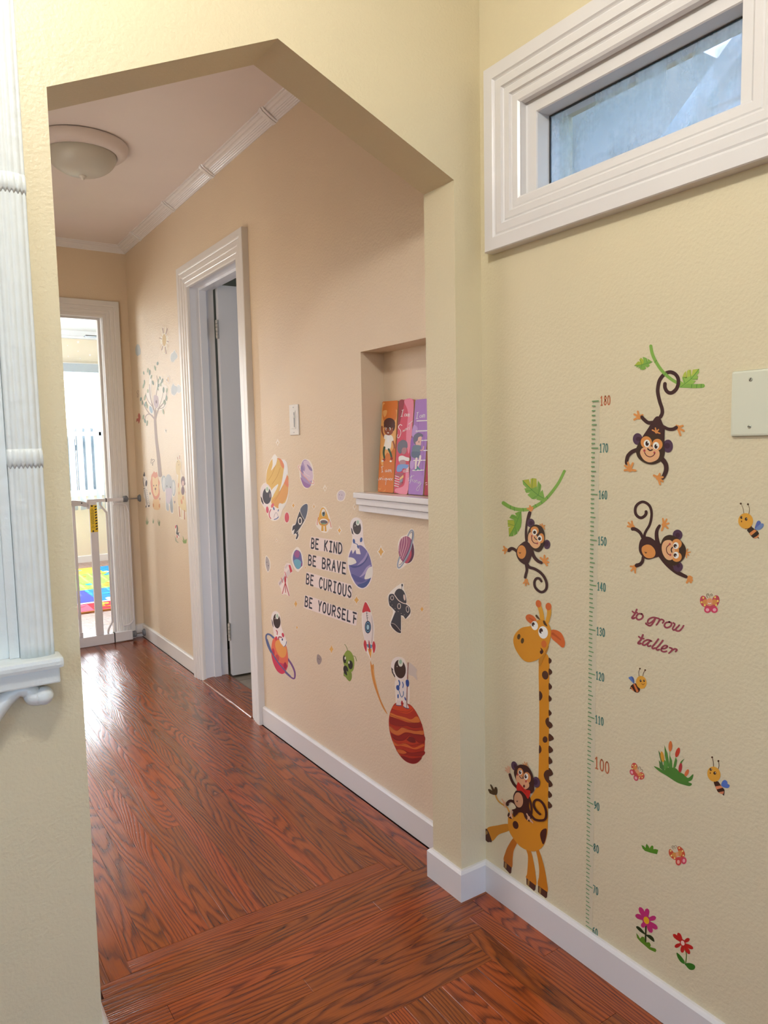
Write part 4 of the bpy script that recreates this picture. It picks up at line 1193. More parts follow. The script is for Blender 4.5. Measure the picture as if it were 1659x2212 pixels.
mk = Art(NM).run('''
h #d0a282 26 548,428 495,352 540,322 575,338 488,402
h #d0a282 24 465,1050 420,975 485,1135
e pu 668 315 62 95 -15
e pi 682 318 28 45 -15
e pu 1105 637 72 108 -10
e pi 1088 632 45 60 -10
s #3a1512 50 575,485 610,590 660,680 720,740
s #3a1512 46 1010,1310 1080,1380 1180,1400 1270,1380 1300,1300 1290,1180 1240,1070 1170,1000 1100,990 1055,1040 1060,1120 1110,1210 1180,1275
s #3a1512 55 690,1060 640,1020 580,1010 530,1050 530,1085
s #3a1512 40 955,940 1000,1080 1010,1200 1000,1290
p #38140f 720,800 850,810 930,900 960,1000 965,1150 1020,1290 1000,1370 960,1420 880,1350 840,1255 760,1240 710,1290 660,1330 640,1270 640,1210 610,1190 700,1150 660,1050 645,930 670,850
p #38140f 560,1240 600,1330 610,1370 545,1330 535,1290
e #c0906c 752 990 88 152 -8
s #38140f 12 712,1010 725,1030 735,1005
h #d0a282 24 600,1290 610,1200 625,1350 570,1320
h #d0a282 24 955,1340 915,1265 1000,1420 1035,1445 935,1390
h #c8844c 16 905,310 835,268 872,235 920,245 948,335
p #3c1e18 820,285 930,320 1010,430 1050,560 1060,700 1060,800 1000,860 930,800 840,760 740,660 690,560 660,440 700,340 750,300
e #c8844c 790 450 62 100 -10
e #c8844c 925 545 72 112 -10
p #d09c74 712,495 760,480 850,560 950,640 965,720 910,772 830,770 750,680 705,590
e wh 788 440 38 50
e wh 905 525 42 64
e #30140f 785 438 25 38
e #30140f 897 522 24 40
e wh 796 425 9 12
e wh 908 508 9 13
e #a84a40 735 485 18 22
e #a84a40 903 620 18 24
s #3a1512 14 775,515 800,552 845,562
e #5a2420 865 715 20 30
p #b82219 745,634 800,690 840,735 900,785 980,800 988,860 945,966 890,890 840,835 800,808 725,800 715,720
s #8e1814 14 810,735 850,790 900,840
''', FR['G2']).build('rider_monkey_print', gi)
mk['label'] = 'little brown monkey with red bow tie riding the giraffe'
# bees
sticker('bee_sticker', 'yellow bee sticker at the right photo edge below the blank plate', 'R4', '''
s #6a5638 26>16 545,780 510,580 440,400
s #6a5638 30>18 765,800 787,600 750,430
e #4a3420 412 360 46 43
e #4a3420 725 388 46 44
p #6a7fa8 1020,1450 1070,1320 1150,1230 1280,1220 1380,1225 1412,1290 1360,1400 1240,1490 1100,1500
p #50609a 1020,1450 1060,1280 1130,1130 1220,1103 1288,1180 1278,1222 1160,1330
P #43261a 1130,1840 1170,1790 1222,1892
p #33271e 690,1500 860,1370 1010,1460 1150,1560 1208,1700 1150,1820 1000,1868 870,1780 760,1620
P #d0844a 1000,1482 1112,1542 862,1752 782,1642
p #cd8450 1205,1680 1195,1760 1130,1840 1030,1870 970,1850 1110,1770
s #5a2a12 60 620,1440 760,1420 870,1360
e bee 625 1110 322 340
e #3a2414 442 962 50 60
e #3a2414 650 1032 62 72
e wh 475 955 12 14
e wh 682 1015 16 16
e #6a3a14 450 1130 26 38
''', group=SAFARI)
sticker('bee_sticker', 'smiling yellow bee sticker under the word taller', 'R5', '''
s #5a4028 9 295,1372 290,1310 305,1265
s #5a4028 9 350,1380 365,1320 388,1285
e #4a2c18 307 1257 13 14
e #4a2c18 389 1280 14 13
p #5878b0 215,1490 170,1450 130,1400 150,1385 175,1378 205,1395 220,1440
p #4a5f98 215,1490 190,1430 175,1378 205,1395 220,1440
p #3a2015 170,1520 215,1490 250,1492 308,1570 292,1620 255,1632 200,1600 165,1570 148,1578 160,1545
P #c9703c 203,1497 228,1490 288,1610 258,1630
P #c9703c 163,1545 175,1540 220,1608 190,1594
e bee 330 1470 82 102 -12
e #3a2414 320 1445 15 22
e #3a2414 374 1445 13 20
e wh 325 1437 5 6
e wh 378 1437 4 5
s #5a3414 7 335,1490 355,1508 378,1490
''', group=SAFARI)
sticker('bee_sticker', 'yellow bee sticker flying right of the reed clump', 'R6', '''
s #5a4028 9 1287,490 1285,430 1270,362
s #5a4028 9 1350,522 1362,470 1357,412
e #4a2c18 1267 355 14 13
e #4a2c18 1354 407 14 14
p #4f6cb0 1392,732 1410,685 1445,668 1475,692 1480,720 1508,740 1495,775 1450,777 1405,757
p #3a2015 1290,690 1350,690 1400,760 1435,800 1437,840 1428,885 1405,860 1350,835 1315,770
P #d08058 1312,757 1387,745 1412,775 1328,800
P #d08058 1352,838 1432,822 1424,858 1395,862
e bee 1292 588 90 106 -18
e #3a2414 1250 523 17 20
e #3a2414 1305 573 20 22
e wh 1256 518 5 6
e wh 1312 568 6 7
e #6a3a14 1243 572 8 11
''', group=SAFARI)
# butterflies
sticker('butterfly_sticker', 'red and orange butterfly sticker right of the words to grow taller', 'R5', '''
s #5a4030 6 1368,152 1345,125 1352,95 1378,93 1378,115 1362,112
s #5a4030 6 1396,152 1398,115 1420,93 1438,105 1430,125 1415,115
e #b84a54 1300 208 56 88 -12
e #b84a54 1488 203 58 90 12
p #b84a54 1330,270 1460,270 1500,310 1400,330 1320,310
e #c9884a 1330 220 44 44
e #c9884a 1468 220 44 44
e #c2405c 1362 340 54 50
e #c2405c 1468 340 54 50
e #dda2aa 1360 340 27 25
e #dda2aa 1470 340 27 25
e #d69268 1396 220 46 62
e #efcf60 1296 153 15 16
e #efcf60 1270 222 14 16
e #efcf60 1318 270 16 16
e #efcf60 1480 145 15 16
e #efcf60 1522 203 15 17
e #efcf60 1497 267 15 16
s wh 10 1372,236 1395,246 1416,236
''', group=SAFARI)
sticker('butterfly_sticker', 'small tilted butterfly sticker left of the reed clump', 'R6', '''
s #5a4030 5 250,520 252,495 272,488 285,508 270,512
s #5a4030 5 280,530 300,525 312,545 298,555
e #c04a44 195 485 42 54 -10
e #c04a44 288 612 46 52 -10
e #c04a5a 162 562 30 42 -20
e #c04a5a 218 640 32 42 -20
p #c04a44 180,530 240,580 260,640 200,610 170,570
e #cf8a4a 207 500 26 34 -20
e #cf8a4a 268 592 36 26 35
e #dda2aa 162 562 15 22 -20
e #dda2aa 218 640 16 22 -20
e #d69a70 236 550 24 38 -40
e #efd880 173 468 9 11
e #efd880 213 466 9 11
e #efd880 172 513 9 11
e #efd880 310 593 9 11
e #efd880 303 636 9 11
e #efd880 266 637 9 11
''', group=SAFARI)
sticker('butterfly_sticker', 'small butterfly sticker above the two flower stickers', 'R7', '''
s #5a4030 5 750,245 728,215 735,190 755,200 745,220
s #5a4030 5 775,240 765,200 785,185 800,205 788,222
p #c04e34 680,262 702,243 750,290 792,370 772,408 712,370 680,315
p #c04e34 808,222 840,198 892,240 927,312 912,362 862,362 832,290
p #c04a44 780,375 900,365 915,400 800,425
e #c98a44 770 332 46 36 20
e #c98a44 850 308 34 46 10
e #c0443c 828 437 46 58
e #c04458 910 420 42 55
e #dda28e 826 440 22 30
e #dda2a2 911 420 20 28
e #d69a70 808 320 22 36
e #efcf80 708 268 12 15
e #efcf80 718 343 12 15
e #efcf80 768 382 13 14
e #efcf80 840 225 12 15
e #efcf80 890 272 12 15
e #efcf80 903 340 12 14
''', group=SAFARI)
sticker('reed_sticker', 'green reed clump sticker with orange, red and yellow buds', 'R6', '''
P #466f38 525,260 560,310 600,520 560,420
P #4f8038 610,190 652,300 672,420 690,530 640,450 614,330
P #466f38 532,395 600,470 620,570 545,500
P #4f8038 685,330 715,400 722,530 670,530
P #4f8038 770,360 785,400 770,480 720,550 738,450
p #4f8038 885,380 852,430 846,520 825,570 805,515 832,420
P #568a3c 600,380 662,440 652,560 600,510
p #48782f 465,480 530,500 600,540 650,500 760,505 820,560 880,590 935,640 1000,590 1008,612 985,670 940,695 988,720 960,752 880,735 780,700 640,610 540,550
s #6a9a48 7 685,275 680,385
s #6a9a48 7 768,352 745,430
e #c89232 582 348 24 75 -10
e #c96c34 692 203 26 73 3
e #b93c28 792 288 28 68 18
e #a83434 830 500 24 66 8
e #c9683c 918 570 24 52 25
''', group=SAFARI)
sticker('grass_sticker', 'little green grass tuft sticker left of the lowest butterfly', 'R7', '''
P #4f8222 255,180 290,195 320,225 325,185 336,160 360,190 382,232 400,200 420,185 440,200 440,245 475,242 515,255 495,322 400,300 310,270 275,235
''', group=SAFARI)
sticker('flower_sticker', 'magenta flower sticker with yellow centre and dark leaves near the baseboard', 'R7', '''
s #20300f 25 325,1430 318,1670
p #20300f 175,1450 195,1430 250,1465 325,1565 235,1515
p #20300f 325,1568 390,1568 440,1610 455,1672 400,1640
P #4f7a1c 175,1535 205,1570 235,1622 265,1590 300,1600 315,1680 380,1680 400,1722 390,1752 470,1775 488,1800 470,1832 380,1790 240,1670 190,1610
f #b02c68 333,1340 38 225,1135 345,1155 482,1292 505,1475 415,1535 265,1450 162,1255
e #b02c68 333 1340 60 80 -20
e #d8a820 333 1340 40 60 -22
''', group=SAFARI)
sticker('flower_sticker', 'red flower sticker with pale centre, lowest on the growth chart wall', 'R7', '''
s #4a6a20 14 922,1780 950,1870 935,2010
p #2f6a1c 800,1838 860,1885 920,1970 918,2012 860,1982 810,1905
p #2f6a1c 925,2010 990,1998 1060,2020 1085,2060 1060,2100 1000,2100 950,2050
f #b01e1a 893,1690 30 742,1552 818,1530 998,1622 1055,1778 1002,1862 885,1842 768,1752
e #b01e1a 893 1690 42 58 -20
e #e0c2b2 893 1690 27 40 -22
''', group=SAFARI)
sticker('lettering_sticker', 'cursive dark red words to grow taller beside the growth chart', 'R5', '''
s #8f404c 30 258,337 225,410 185,460 200,475 225,466
s #8f404c 24 190,365 225,390 265,385
s #8f404c 27 330,405 280,405 250,455 278,493 330,482 355,440 335,405
s #8f404c 26 568,468 510,460 450,485 428,530 450,552 505,520 540,480
s #8f404c 26 548,478 515,540 465,590 405,560 402,548
s #8f404c 26 578,470 612,488 598,530 565,575
s #8f404c 26 598,520 640,490 680,512 662,545
s #8f404c 27 765,530 710,545 690,590 725,620 785,595 800,550 765,530
s #8f404c 26 828,545 850,570 818,630 840,655 890,615 920,580
s #8f404c 26 885,612 868,660 920,668 965,625 988,588
s #8f404c 30 355,732 320,810 280,855 300,870 322,862
s #8f404c 24 290,757 325,785 370,790
s #8f404c 26 490,828 430,808 370,835 350,878 385,890 440,850 470,825
s #8f404c 24 455,835 428,885 440,908 475,900
s #8f404c 27 595,797 540,870 500,920 512,945 545,935
s #8f404c 27 665,818 610,890 565,940 580,965 610,958
s #8f404c 25 655,945 700,942 738,908 695,898 650,930 640,970 675,993 725,985
s #8f404c 26 772,930 812,950 790,990 762,1015
s #8f404c 26 795,982 850,950 885,962 865,990
''', group=SAFARI)

# ------------------------------------------------------------------ glyph strokes (unit box, y up)
GL = {'B': [[(0,0),(0,1)],[(0,1),(.6,.98),(.85,.8),(.6,.56),(0,.52)],[(0,.52),(.7,.48),(.95,.25),(.7,.03),(0,0)]], 'E': [[(.85,1),(0,1)],[(0,1),(0,0)],[(0,.52),(.7,.52)],[(0,0),(.9,0)]],
 'K': [[(0,0),(0,1)],[(.85,1),(0,.45)],[(.15,.55),(.9,0)]], 'I': [[(.5,0),(.5,1)],[(.15,1),(.85,1)],[(.15,0),(.85,0)]], 'N': [[(0,0),(0,1)],[(0,1),(.9,0)],[(.9,0),(.9,1)]],
 'D': [[(0,0),(0,1)],[(0,1),(.55,.97),(.92,.7),(.92,.3),(.55,.03),(0,0)]], 'R': [[(0,0),(0,1)],[(0,1),(.65,.98),(.88,.76),(.65,.52),(0,.48)],[(.3,.5),(.95,0)]],
 'A': [[(0,0),(.48,1)],[(.48,1),(.95,0)],[(.2,.36),(.76,.36)]], 'V': [[(0,1),(.47,0)],[(.47,0),(.95,1)]], 'C': [[(.9,.85),(.6,1),(.2,.9),(0,.5),(.2,.1),(.6,0),(.9,.15)]],
 'U': [[(0,1),(.02,.3),(.2,.04),(.45,-.02),(.72,.04),(.9,.3),(.9,1)]], 'O': [[(.47,1),(.12,.88),(0,.5),(.12,.12),(.47,0),(.82,.12),(.94,.5),(.82,.88),(.47,1)]],
 'S': [[(.88,.86),(.55,1),(.15,.9),(.08,.68),(.45,.52),(.85,.36),(.85,.12),(.45,0),(.05,.12)]], 'Y': [[(0,1),(.45,.5)],[(.9,1),(.45,.5)],[(.45,.5),(.45,0)]], 'L': [[(0,1),(0,0)],[(0,0),(.85,0)]],
 'F': [[(.9,1),(0,1)],[(.3,.74),(.3,0)],[(.3,.45),(.9,.45)]],
 '0': [[(.5,1),(.18,.85),(.08,.5),(.18,.15),(.5,0),(.82,.15),(.92,.5),(.82,.85),(.5,1)]], '1': [[(.2,.82),(.52,1)],[(.52,1),(.52,0)],[(.25,0),(.8,0)]], '3': [[(.1,.9),(.5,1),(.85,.78),(.4,.54)],[(.4,.54),(.9,.3),(.5,0),(.08,.12)]],
 '2': [[(.1,.78),(.45,1),(.85,.78),(.6,.42),(.1,0)],[(.1,0),(.92,0)]], '4': [[(.65,0),(.65,1)],[(.65,1),(.05,.3)],[(.05,.3),(.95,.3)]], '5': [[(.85,1),(.2,1)],[(.2,1),(.15,.56)],[(.15,.56),(.6,.64),(.9,.34),(.5,0),(.08,.12)]],
 '6': [[(.78,.95),(.3,.75),(.1,.35),(.45,0),(.88,.25),(.6,.55),(.15,.42)]], '7': [[(.08,1),(.92,1)],[(.92,1),(.4,0)]], '8': [[(.5,1),(.15,.78),(.5,.53),(.9,.24),(.5,0),(.1,.24),(.5,.53),(.85,.78),(.5,1)]],
 '9': [[(.2,.05),(.7,.25),(.9,.65),(.5,1),(.12,.75),(.4,.45),(.88,.6)]]}
def lettering(art, text, quad, fr, col, w, fill=.66):
    """text in equal cells inside a quad (TL,TR,BR,BL) measured on the photo; laid out in metres on the wall"""
    T = [art.pl.hit(fr[0]+x/fr[2], fr[1]+y/fr[2]) for x, y in quad]
    n = len(text)
    def M_(x, y):
        return tuple((T[3][j]*(1-x)+T[2][j]*x)*(1-y)+(T[0][j]*(1-x)+T[1][j]*x)*y for j in (0, 1))
    for i, ch in enumerate(text):
        if ch == ' ': continue
        for st in GL[ch]:
            P = [((i+x*fill)/(n-1+fill), y) for x, y in st]
            P = [M_(x, y) for x, y in P]
            if len(P) > 2: P = crom(P, False, 4)
            art.stroke(col, w, w, P, fr, metric=True)
# growth ruler, centimetre ticks 60..180
def ruler():
    a = Art(NEAR)
    left = lambda z: -(1.0945-.0115*((z-.086)/1.2)**1.3 if z > .086 else 1.0945)
    z0 = .088
    a.poly('#cac2a6', [(left(z0), z0-.004), (left(z0)+.019, z0-.004), (left(1.29)+.019, 1.29), (left(1.29), 1.29)], None, metric=True)
    for k in range(121):
        z = z0+k*.01*1.0015
        l = .0185 if k % 10 == 0 else .0138 if k % 5 == 0 else .0098
        x = left(z)
        a.poly('#6c9463', [(x, z-.0011), (x+l, z-.0013), (x+l, z+.0012), (x, z+.0014)], None, metric=True)
    o = tag(a.build('growth_ruler'), 'long green centimetre ruler strip sticker from 60 at the baseboard to 180', 'growth chart')
    for v in range(60, 181, 10):
        b = Art(NEAR); z = z0+(v-60)*.010015; big = v == 100
        h = .026 if big else .0175; x = left(z)+.0205; dw = (.013 if big else .0072)
        col = '#b4643e' if v in (100, 180) else '#4a7a70'
        if v == 180: h = .019; dw = .0085
        for i, ch in enumerate(str(v)):
            for st in GL[ch]:
                P = [(x+i*dw*1.12+px*dw*.82, z-h*.5+py*h) for px, py in st]
                if len(P) > 2: P = crom(P, False, 4)
                b.stroke(col, .0030 if big else .0024, .0030 if big else .0024, P, None, metric=True)
        n_ = b.build('number', o)
ruler()
def strip(text, fr, back, quad, label):
    a = Art(HALL); a.run(back, FR[fr]); lettering(a, text, quad, FR[fr], '#30323e', .0068)
    tag(a.build('lettering_sticker'), label, 'wall sticker', SPACE)
strip('BE KIND', 'H5', 'p #e8d8d2 430,835 480,828 700,860 900,900 985,935 1003,1020 992,1110 960,1152 880,1145 700,1095 425,1040', [(445,855),(990,948),(983,1128),(436,1025)], 'pale strip with dark hand-lettered words BE KIND')
strip('BE BRAVE', 'H5', 'P #e8d8d2 385,1130 700,1200 1072,1275 1066,1507 960,1490 600,1410 368,1335', [(392,1155),(1062,1300),(1056,1490),(384,1325)], 'pale strip with dark hand-lettered words BE BRAVE')
strip('BE CURIOUS', 'H5', 'P #e8d8d2 345,1463 385,1458 800,1588 1170,1683 1162,1938 1080,1922 700,1790 328,1672', [(356,1493),(1160,1718),(1150,1915),(346,1662)], 'pale strip with dark hand-lettered words BE CURIOUS')
strip('BE YOURSELF', 'HB', 'P #e8d8d2 700,743 760,753 1100,880 1382,963 1362,1132 1330,1132 1000,1015 688,905', [(712,762),(1368,980),(1358,1108),(704,882)], 'pale strip with dark hand-lettered words BE YOURSELF')
H = lambda n, l, f, o: sticker(n, l, f, o, HALL, SPACE)
H('planet_sticker', 'big yellow cloudy planet sticker with an astronaut floating at its left', 'H4', '''
p cr 400,128 460,195 560,260 660,282 722,400 740,600 762,900 748,1200 695,1400 600,1560 530,1760 440,1832 330,1832 240,1740 150,1540 60,1390 28,1200 38,1000 110,880 172,850 178,650 208,480 318,230
p #dcb86c 400,215 520,250 620,370 700,540 735,750 748,1000 722,1200 650,1390 500,1515 380,1450 310,1380 320,1200 300,1000 190,880 187,680 217,500 300,300
p #dba262 560,980 735,680 746,1000 715,1220 600,1390 490,1505 370,1440 325,1330 450,1180
s #c89a50 14 240,800 330,650 420,420
s #c89a50 14 330,900 460,700 540,480
s #c89a50 14 400,1330 520,1130 600,940
p #dd8a62 470,232 560,262 642,400 620,500 560,420 520,300
p #df8a66 700,640 748,820 746,980 660,900 640,860
p #e8e6e2 345,220 400,160 462,210 435,380 370,480 310,545 345,400
p #e6e6e6 590,282 700,330 732,560 700,700 640,860 590,960 518,1082 578,860 620,600 640,420
p #e6e6e2 490,900 450,1020 380,1150 330,1240 310,1080 400,960
p #e2e0da 520,1390 600,1400 690,1370 640,1500 540,1560 495,1490
e #ece0de 370 1660 130 160
e #e4dbdc 175 1185 142 300
e #4b4954 202 1200 113 208
e #e2e6de 207 1025 44 92
e #a9c4b2 207 1020 27 48
e #d8c0c8 282 1190 8 60
P #2a2830 38,1208 70,1250 118,1400 108,1420 60,1340
e #d05c72 212 1555 35 86 -4
e #d86c7a 342 1445 34 60 22
e #4a6ca8 378 1525 18 42 -15
e #4a6ca8 492 1570 12 30 12
s #c04c5e 22 300,1550 262,1640 265,1720 300,1780
s #4a6ca8 20 388,1802 450,1780 495,1738
s #8a8088 7 378,1750 432,1620 490,1722
''')
H('planet_sticker', 'lilac marbled planet sticker with a thin peach ring', 'H4', '''
p cr 1190,250 1300,295 1375,450 1395,650 1402,800 1424,870 1392,924 1322,942 1230,1014 1150,985 1078,850 1036,700 1026,560 986,450 1008,408 1060,398 1110,288
e #a994be 1212 632 146 366 -6
p #cfbdd2 1130,320 1250,300 1330,440 1370,600 1372,760 1300,820 1200,740 1130,640 1180,500
p #8f80b0 1062,470 1110,420 1150,560 1085,600
p #8f7fae 1220,390 1335,480 1360,560 1290,530
p #9a74ac 1058,720 1150,830 1250,890 1320,930 1230,995 1130,930
s #e6cfd6 16 1130,560 1200,650 1300,700
s #dba59c 18 1062,435 1010,435 1022,490 1110,650 1200,740 1310,860 1390,885 1400,840 1380,790
''')
H('sparkle_sticker', 'pale four-point star outline sticker just below the dimmer switch', 'HA', '''
k cr 237 1010 17 32
k #d8c4a6 237 1012 9 17
''')
H('sparkle_sticker', 'pale star outline sticker right of the lilac planet', 'HA', '''
k cr 640 1400 17 34
k #d8c4a6 641 1403 9 18
''')
H('asteroid_sticker', 'pale lilac asteroid sticker with tiny face left of the niche ledge', 'H5', '''
p cr 930,5 980,-20 1040,20 1052,75 1022,170 950,192 902,160 893,60
p #cdc2cc 935,15 980,-2 1030,32 1040,78 1010,158 955,176 914,150 908,65
e #857a90 942 72 7 9
e #857a90 985 78 7 9
e #b0a4b2 960 130 8 7
''')
H('sparkle_sticker', 'orange star sticker left of the black rocket nose', 'H5', '''
k cr 115 268 36 66
k st 116 266 25 48
''')
H('sparkle_sticker', 'star outline sticker between black rocket and one-eyed monster', 'H5', '''
k cr 483 285 38 66
k #d9b98c 483 285 26 48
''')
H('planet_sticker', 'small plain red oval planet sticker left of the black rocket', 'H4', '''
e cr 712 1752 70 146
e #d25c6a 710 1752 58 130
''')
H('rocket_sticker', 'slanted black rocket sticker with round porthole', 'H5', '''
p cr 368,232 382,330 362,450 322,560 252,680 217,760 217,830 187,878 150,872 162,800 130,792 88,762 84,660 108,598 150,588 190,450 250,300 310,238
p #3f414c 365,243 370,340 345,460 300,570 205,730 208,800 182,862 158,858 178,790 150,765 120,785 135,690 98,720 108,635 155,600 195,460 255,310 310,250
p #5c6476 365,246 368,350 328,500 302,518 237,358 290,262
s cr 7 235,358 265,440 320,530
s cr 7 318,535 230,680 175,745
e cr 235 540 36 70
e #3f414c 235 540 22 46
''')
H('monster_sticker', 'yellow one-eyed monster sticker with wide open mouth', 'H5', '''
p cr 652,283 702,310 762,450 802,620 808,682 762,692 722,748 640,748 590,702 522,626 528,540 568,440 610,320
s #cf6e4c 11 560,480 545,560 542,612
s #cf6e4c 11 755,510 780,590 792,655
P #d8a54a 620,600 656,600 658,722 615,722
P #d8a54a 674,600 700,600 712,728 680,728
p #dba84c 650,300 695,350 740,470 752,560 700,628 600,620 562,540 572,450 610,330
e #d08a4a 663 556 88 64 5
e cr 662 552 76 52 5
e #6c6268 664 562 66 36 5
e #6f9c74 655 590 42 12
e cr 655 395 35 70
e #48696c 657 412 26 48
e #20282e 660 400 14 26
e cr 650 362 12 26
''')
H('sparkle_sticker', 'orange star sticker above the words BE KIND', 'H5', '''
k cr 942 712 48 90
k st 940 712 30 52
''')
H('sparkle_sticker', 'faint star outline sticker at the left end of the niche ledge', 'H5', '''
k cr 1210 290 34 64
k #d9bf98 1212 288 21 42
''')
H('planet_sticker', 'violet streaked planet sticker with a blue and white astronaut sitting on top', 'H5', '''
p #e9dedc 1240,478 1310,500 1348,560 1364,700 1369,850 1402,1000 1484,1150 1534,1350 1536,1520 1474,1685 1380,1756 1288,1744 1186,1634 1116,1450 1086,1280 1106,1120 1156,980 1171,820 1136,680 1136,580 1178,500
p #706ca2 1300,975 1400,1035 1472,1150 1514,1300 1526,1450 1484,1625 1400,1728 1320,1738 1230,1665 1148,1500 1108,1330 1106,1200 1160,1060
p #9a90be 1440,1090 1380,1200 1300,1290 1235,1370 1285,1365 1385,1262 1440,1160
p #a99cc4 1505,1330 1430,1370 1350,1490 1300,1550 1380,1510 1455,1425
p #4c528a 1445,1165 1375,1275 1250,1345 1120,1335 1200,1385 1335,1342 1435,1230
p #585a94 1150,1490 1280,1540 1400,1600 1330,1640 1210,1610
p #46588c 1500,1560 1400,1640 1262,1690 1330,1737 1420,1715 1490,1605
p #e2ded6 1108,1195 1200,1212 1246,1280 1210,1310 1118,1332 1098,1270
p #e2ded6 1530,1370 1470,1380 1430,1440 1390,1570 1440,1582 1522,1535
P #e9e0dc 1215,940 1290,1000 1322,1138 1245,1132 1228,1050
P #e4dad6 1150,1010 1215,955 1232,1050 1180,1132
e #ebe2e0 1245 640 106 162
e #4a4347 1256 660 74 122 -5
e #e0e4dc 1272 572 34 52
e #a9c5b6 1272 566 20 33
e cr 1222 630 6 9
P #36333c 1148,655 1172,690 1198,792 1165,762
e #3c5c9a 1202 905 20 42 -8
s #3c5c9a 11 1205,935 1270,965
e #3c5c9a 1332 880 22 44 8
e #3c5c9a 1275 1005 14 36 -18
''')
H('sparkle_sticker', 'large orange star sticker left of the magenta ringed planet', 'HO', '''
k cr 1118 955 34 58
k st 1118 955 24 42
''')
H('planet_sticker', 'magenta striped planet sticker with a tilted silver ring', 'H8', '''
p cr 515,163 552,200 545,350 558,450 554,600 502,702 432,728 372,784 310,812 278,782 278,700 318,590 292,480 298,380 348,288 430,258 480,180
e #9c587c 425 495 124 214
p #5c324c 520,395 550,480 546,600 500,690 430,710 480,600 512,480
p #ba4c60 500,500 508,600 450,708 410,700 462,620
s #d9b0b4 9 345,315 318,400 312,520
s #d9b0b4 9 372,300 352,420 330,570
s #d9b0b4 10 400,290 392,420 340,610
s #dcb8b8 9 432,290 432,420 360,640
s #c88a96 8 470,320 460,450 380,660
s #98a2b2 22 455,275 490,205 520,188 540,225 530,330 480,520 400,680 340,765 305,785 290,750 300,680 322,615
s #444a66 8 495,235 520,215 522,300 480,480 400,640 345,720 315,740
''')
H('flying_saucer_sticker', 'black flying saucer sticker with a light beam below', 'H8', '''
p cr 360,1028 388,1060 388,1120 428,1230 438,1350 484,1400 499,1480 494,1552 452,1585 415,1603 370,1572 346,1560 350,1780 332,1832 260,1802 176,1722 166,1660 216,1500 186,1422 146,1382 131,1260 148,1198 250,1098
P bk 250,1488 342,1545 342,1795 180,1662
p #352e34 180,1665 240,1690 320,1750 343,1800 330,1826 270,1802 200,1732
s #d9c9be 6 180,1664 250,1690 342,1798
p bk 160,1212 232,1208 310,1300 430,1372 482,1420 492,1500 442,1572 412,1597 380,1552 330,1542 290,1547 252,1480 190,1412 160,1382 143,1290
p bk 240,1205 270,1140 320,1118 380,1150 415,1230 426,1348 350,1332 280,1272
s #e2d2c8 12 238,1215 300,1300 370,1345 448,1366
e #dac6ba 397 1258 15 50 -8
e #d9c9be 202 1265 27 37
e bk 202 1265 19 28
e #d9c9be 313 1397 29 47
e bk 313 1397 20 37
e #d9c9be 447 1447 25 52 -8
e bk 447 1447 17 42 -8
s bk 7 355,1130 362,1065
e bk 362 1062 13 23
e #d9c9be 170 1328 5 5
e #d9c9be 203 1380 5 5
e #d9c9be 250 1436 5 5
e #d9c9be 299 1483 5 5
e #d9c9be 347 1514 5 5
e #d9c9be 397 1535 5 5
''')
H('sparkle_sticker', 'orange star sticker right of the flying saucer', 'H8', '''
k cr 677 1447 37 56
k st 677 1445 31 48
''')
H('planet_sticker', 'small purple to teal crystal planet sticker left of the words BE BRAVE', 'H5', '''
p cr 190,1008 252,1080 288,1200 293,1340 232,1422 195,1454 138,1402 92,1290 82,1160 128,1060
p #67659c 185,1062 245,1110 270,1230 276,1325 215,1402 160,1382 115,1282 108,1180 140,1082
p #6faabe 122,1255 200,1230 262,1300 215,1400 160,1372
p #9c5a8c 185,1066 225,1110 212,1190 160,1192 130,1132
e #8c4c84 265 1322 13 34
''')
H('sparkle_sticker', 'tiny orange star sticker left of the word BRAVE', 'H5', '''
k cr 330 1378 19 36
k st 330 1378 12 26
''')
H('sparkle_sticker', 'tiny pale star sticker alone near the door casing', 'HO', '''
k cr 228 860 9 20
k #d8b88a 228 860 5 12
''')
H('telescope_sticker', 'white telescope sticker on a red tripod', 'H6', '''
p #e9dad2 325,368 378,378 404,440 394,500 334,560 345,700 364,828 300,803 258,808 238,720 202,662 207,630 280,540 288,430
P #d6c6c2 205,640 350,452 388,500 222,692
P #b8a8a6 212,655 300,545 310,562 218,680
s #c9444e 8 245,575 266,640
s #c9444e 8 295,490 325,575
P #c73c4c 348,395 374,392 402,480 375,506
P #d8c8c4 290,432 325,380 345,400 312,448
e #b83c4a 302 600 13 52
s #b23c44 10 303,640 262,796
s #b23c44 9 303,640 308,780
s #b23c44 10 303,640 357,824
''')
H('asteroid_sticker', 'grey asteroid sticker with dot eyes close to the door casing', 'H6', '''
p cr 30,262 78,310 94,380 88,452 60,498 28,450 15,360
p #aba3a2 35,275 70,315 83,380 79,450 58,486 38,440 24,360
e #5f595e 45 355 5 9
e #5f595e 65 403 6 9
''')
H('sparkle_sticker', 'orange star sticker below the telescope', 'H6', '''
k cr 450 940 30 62
k st 450 940 25 54
''')
H('sparkle_sticker', 'small orange star sticker below left of the words BE YOURSELF', 'H6', '''
k cr 467 1272 19 36
k st 467 1272 14 30
''')
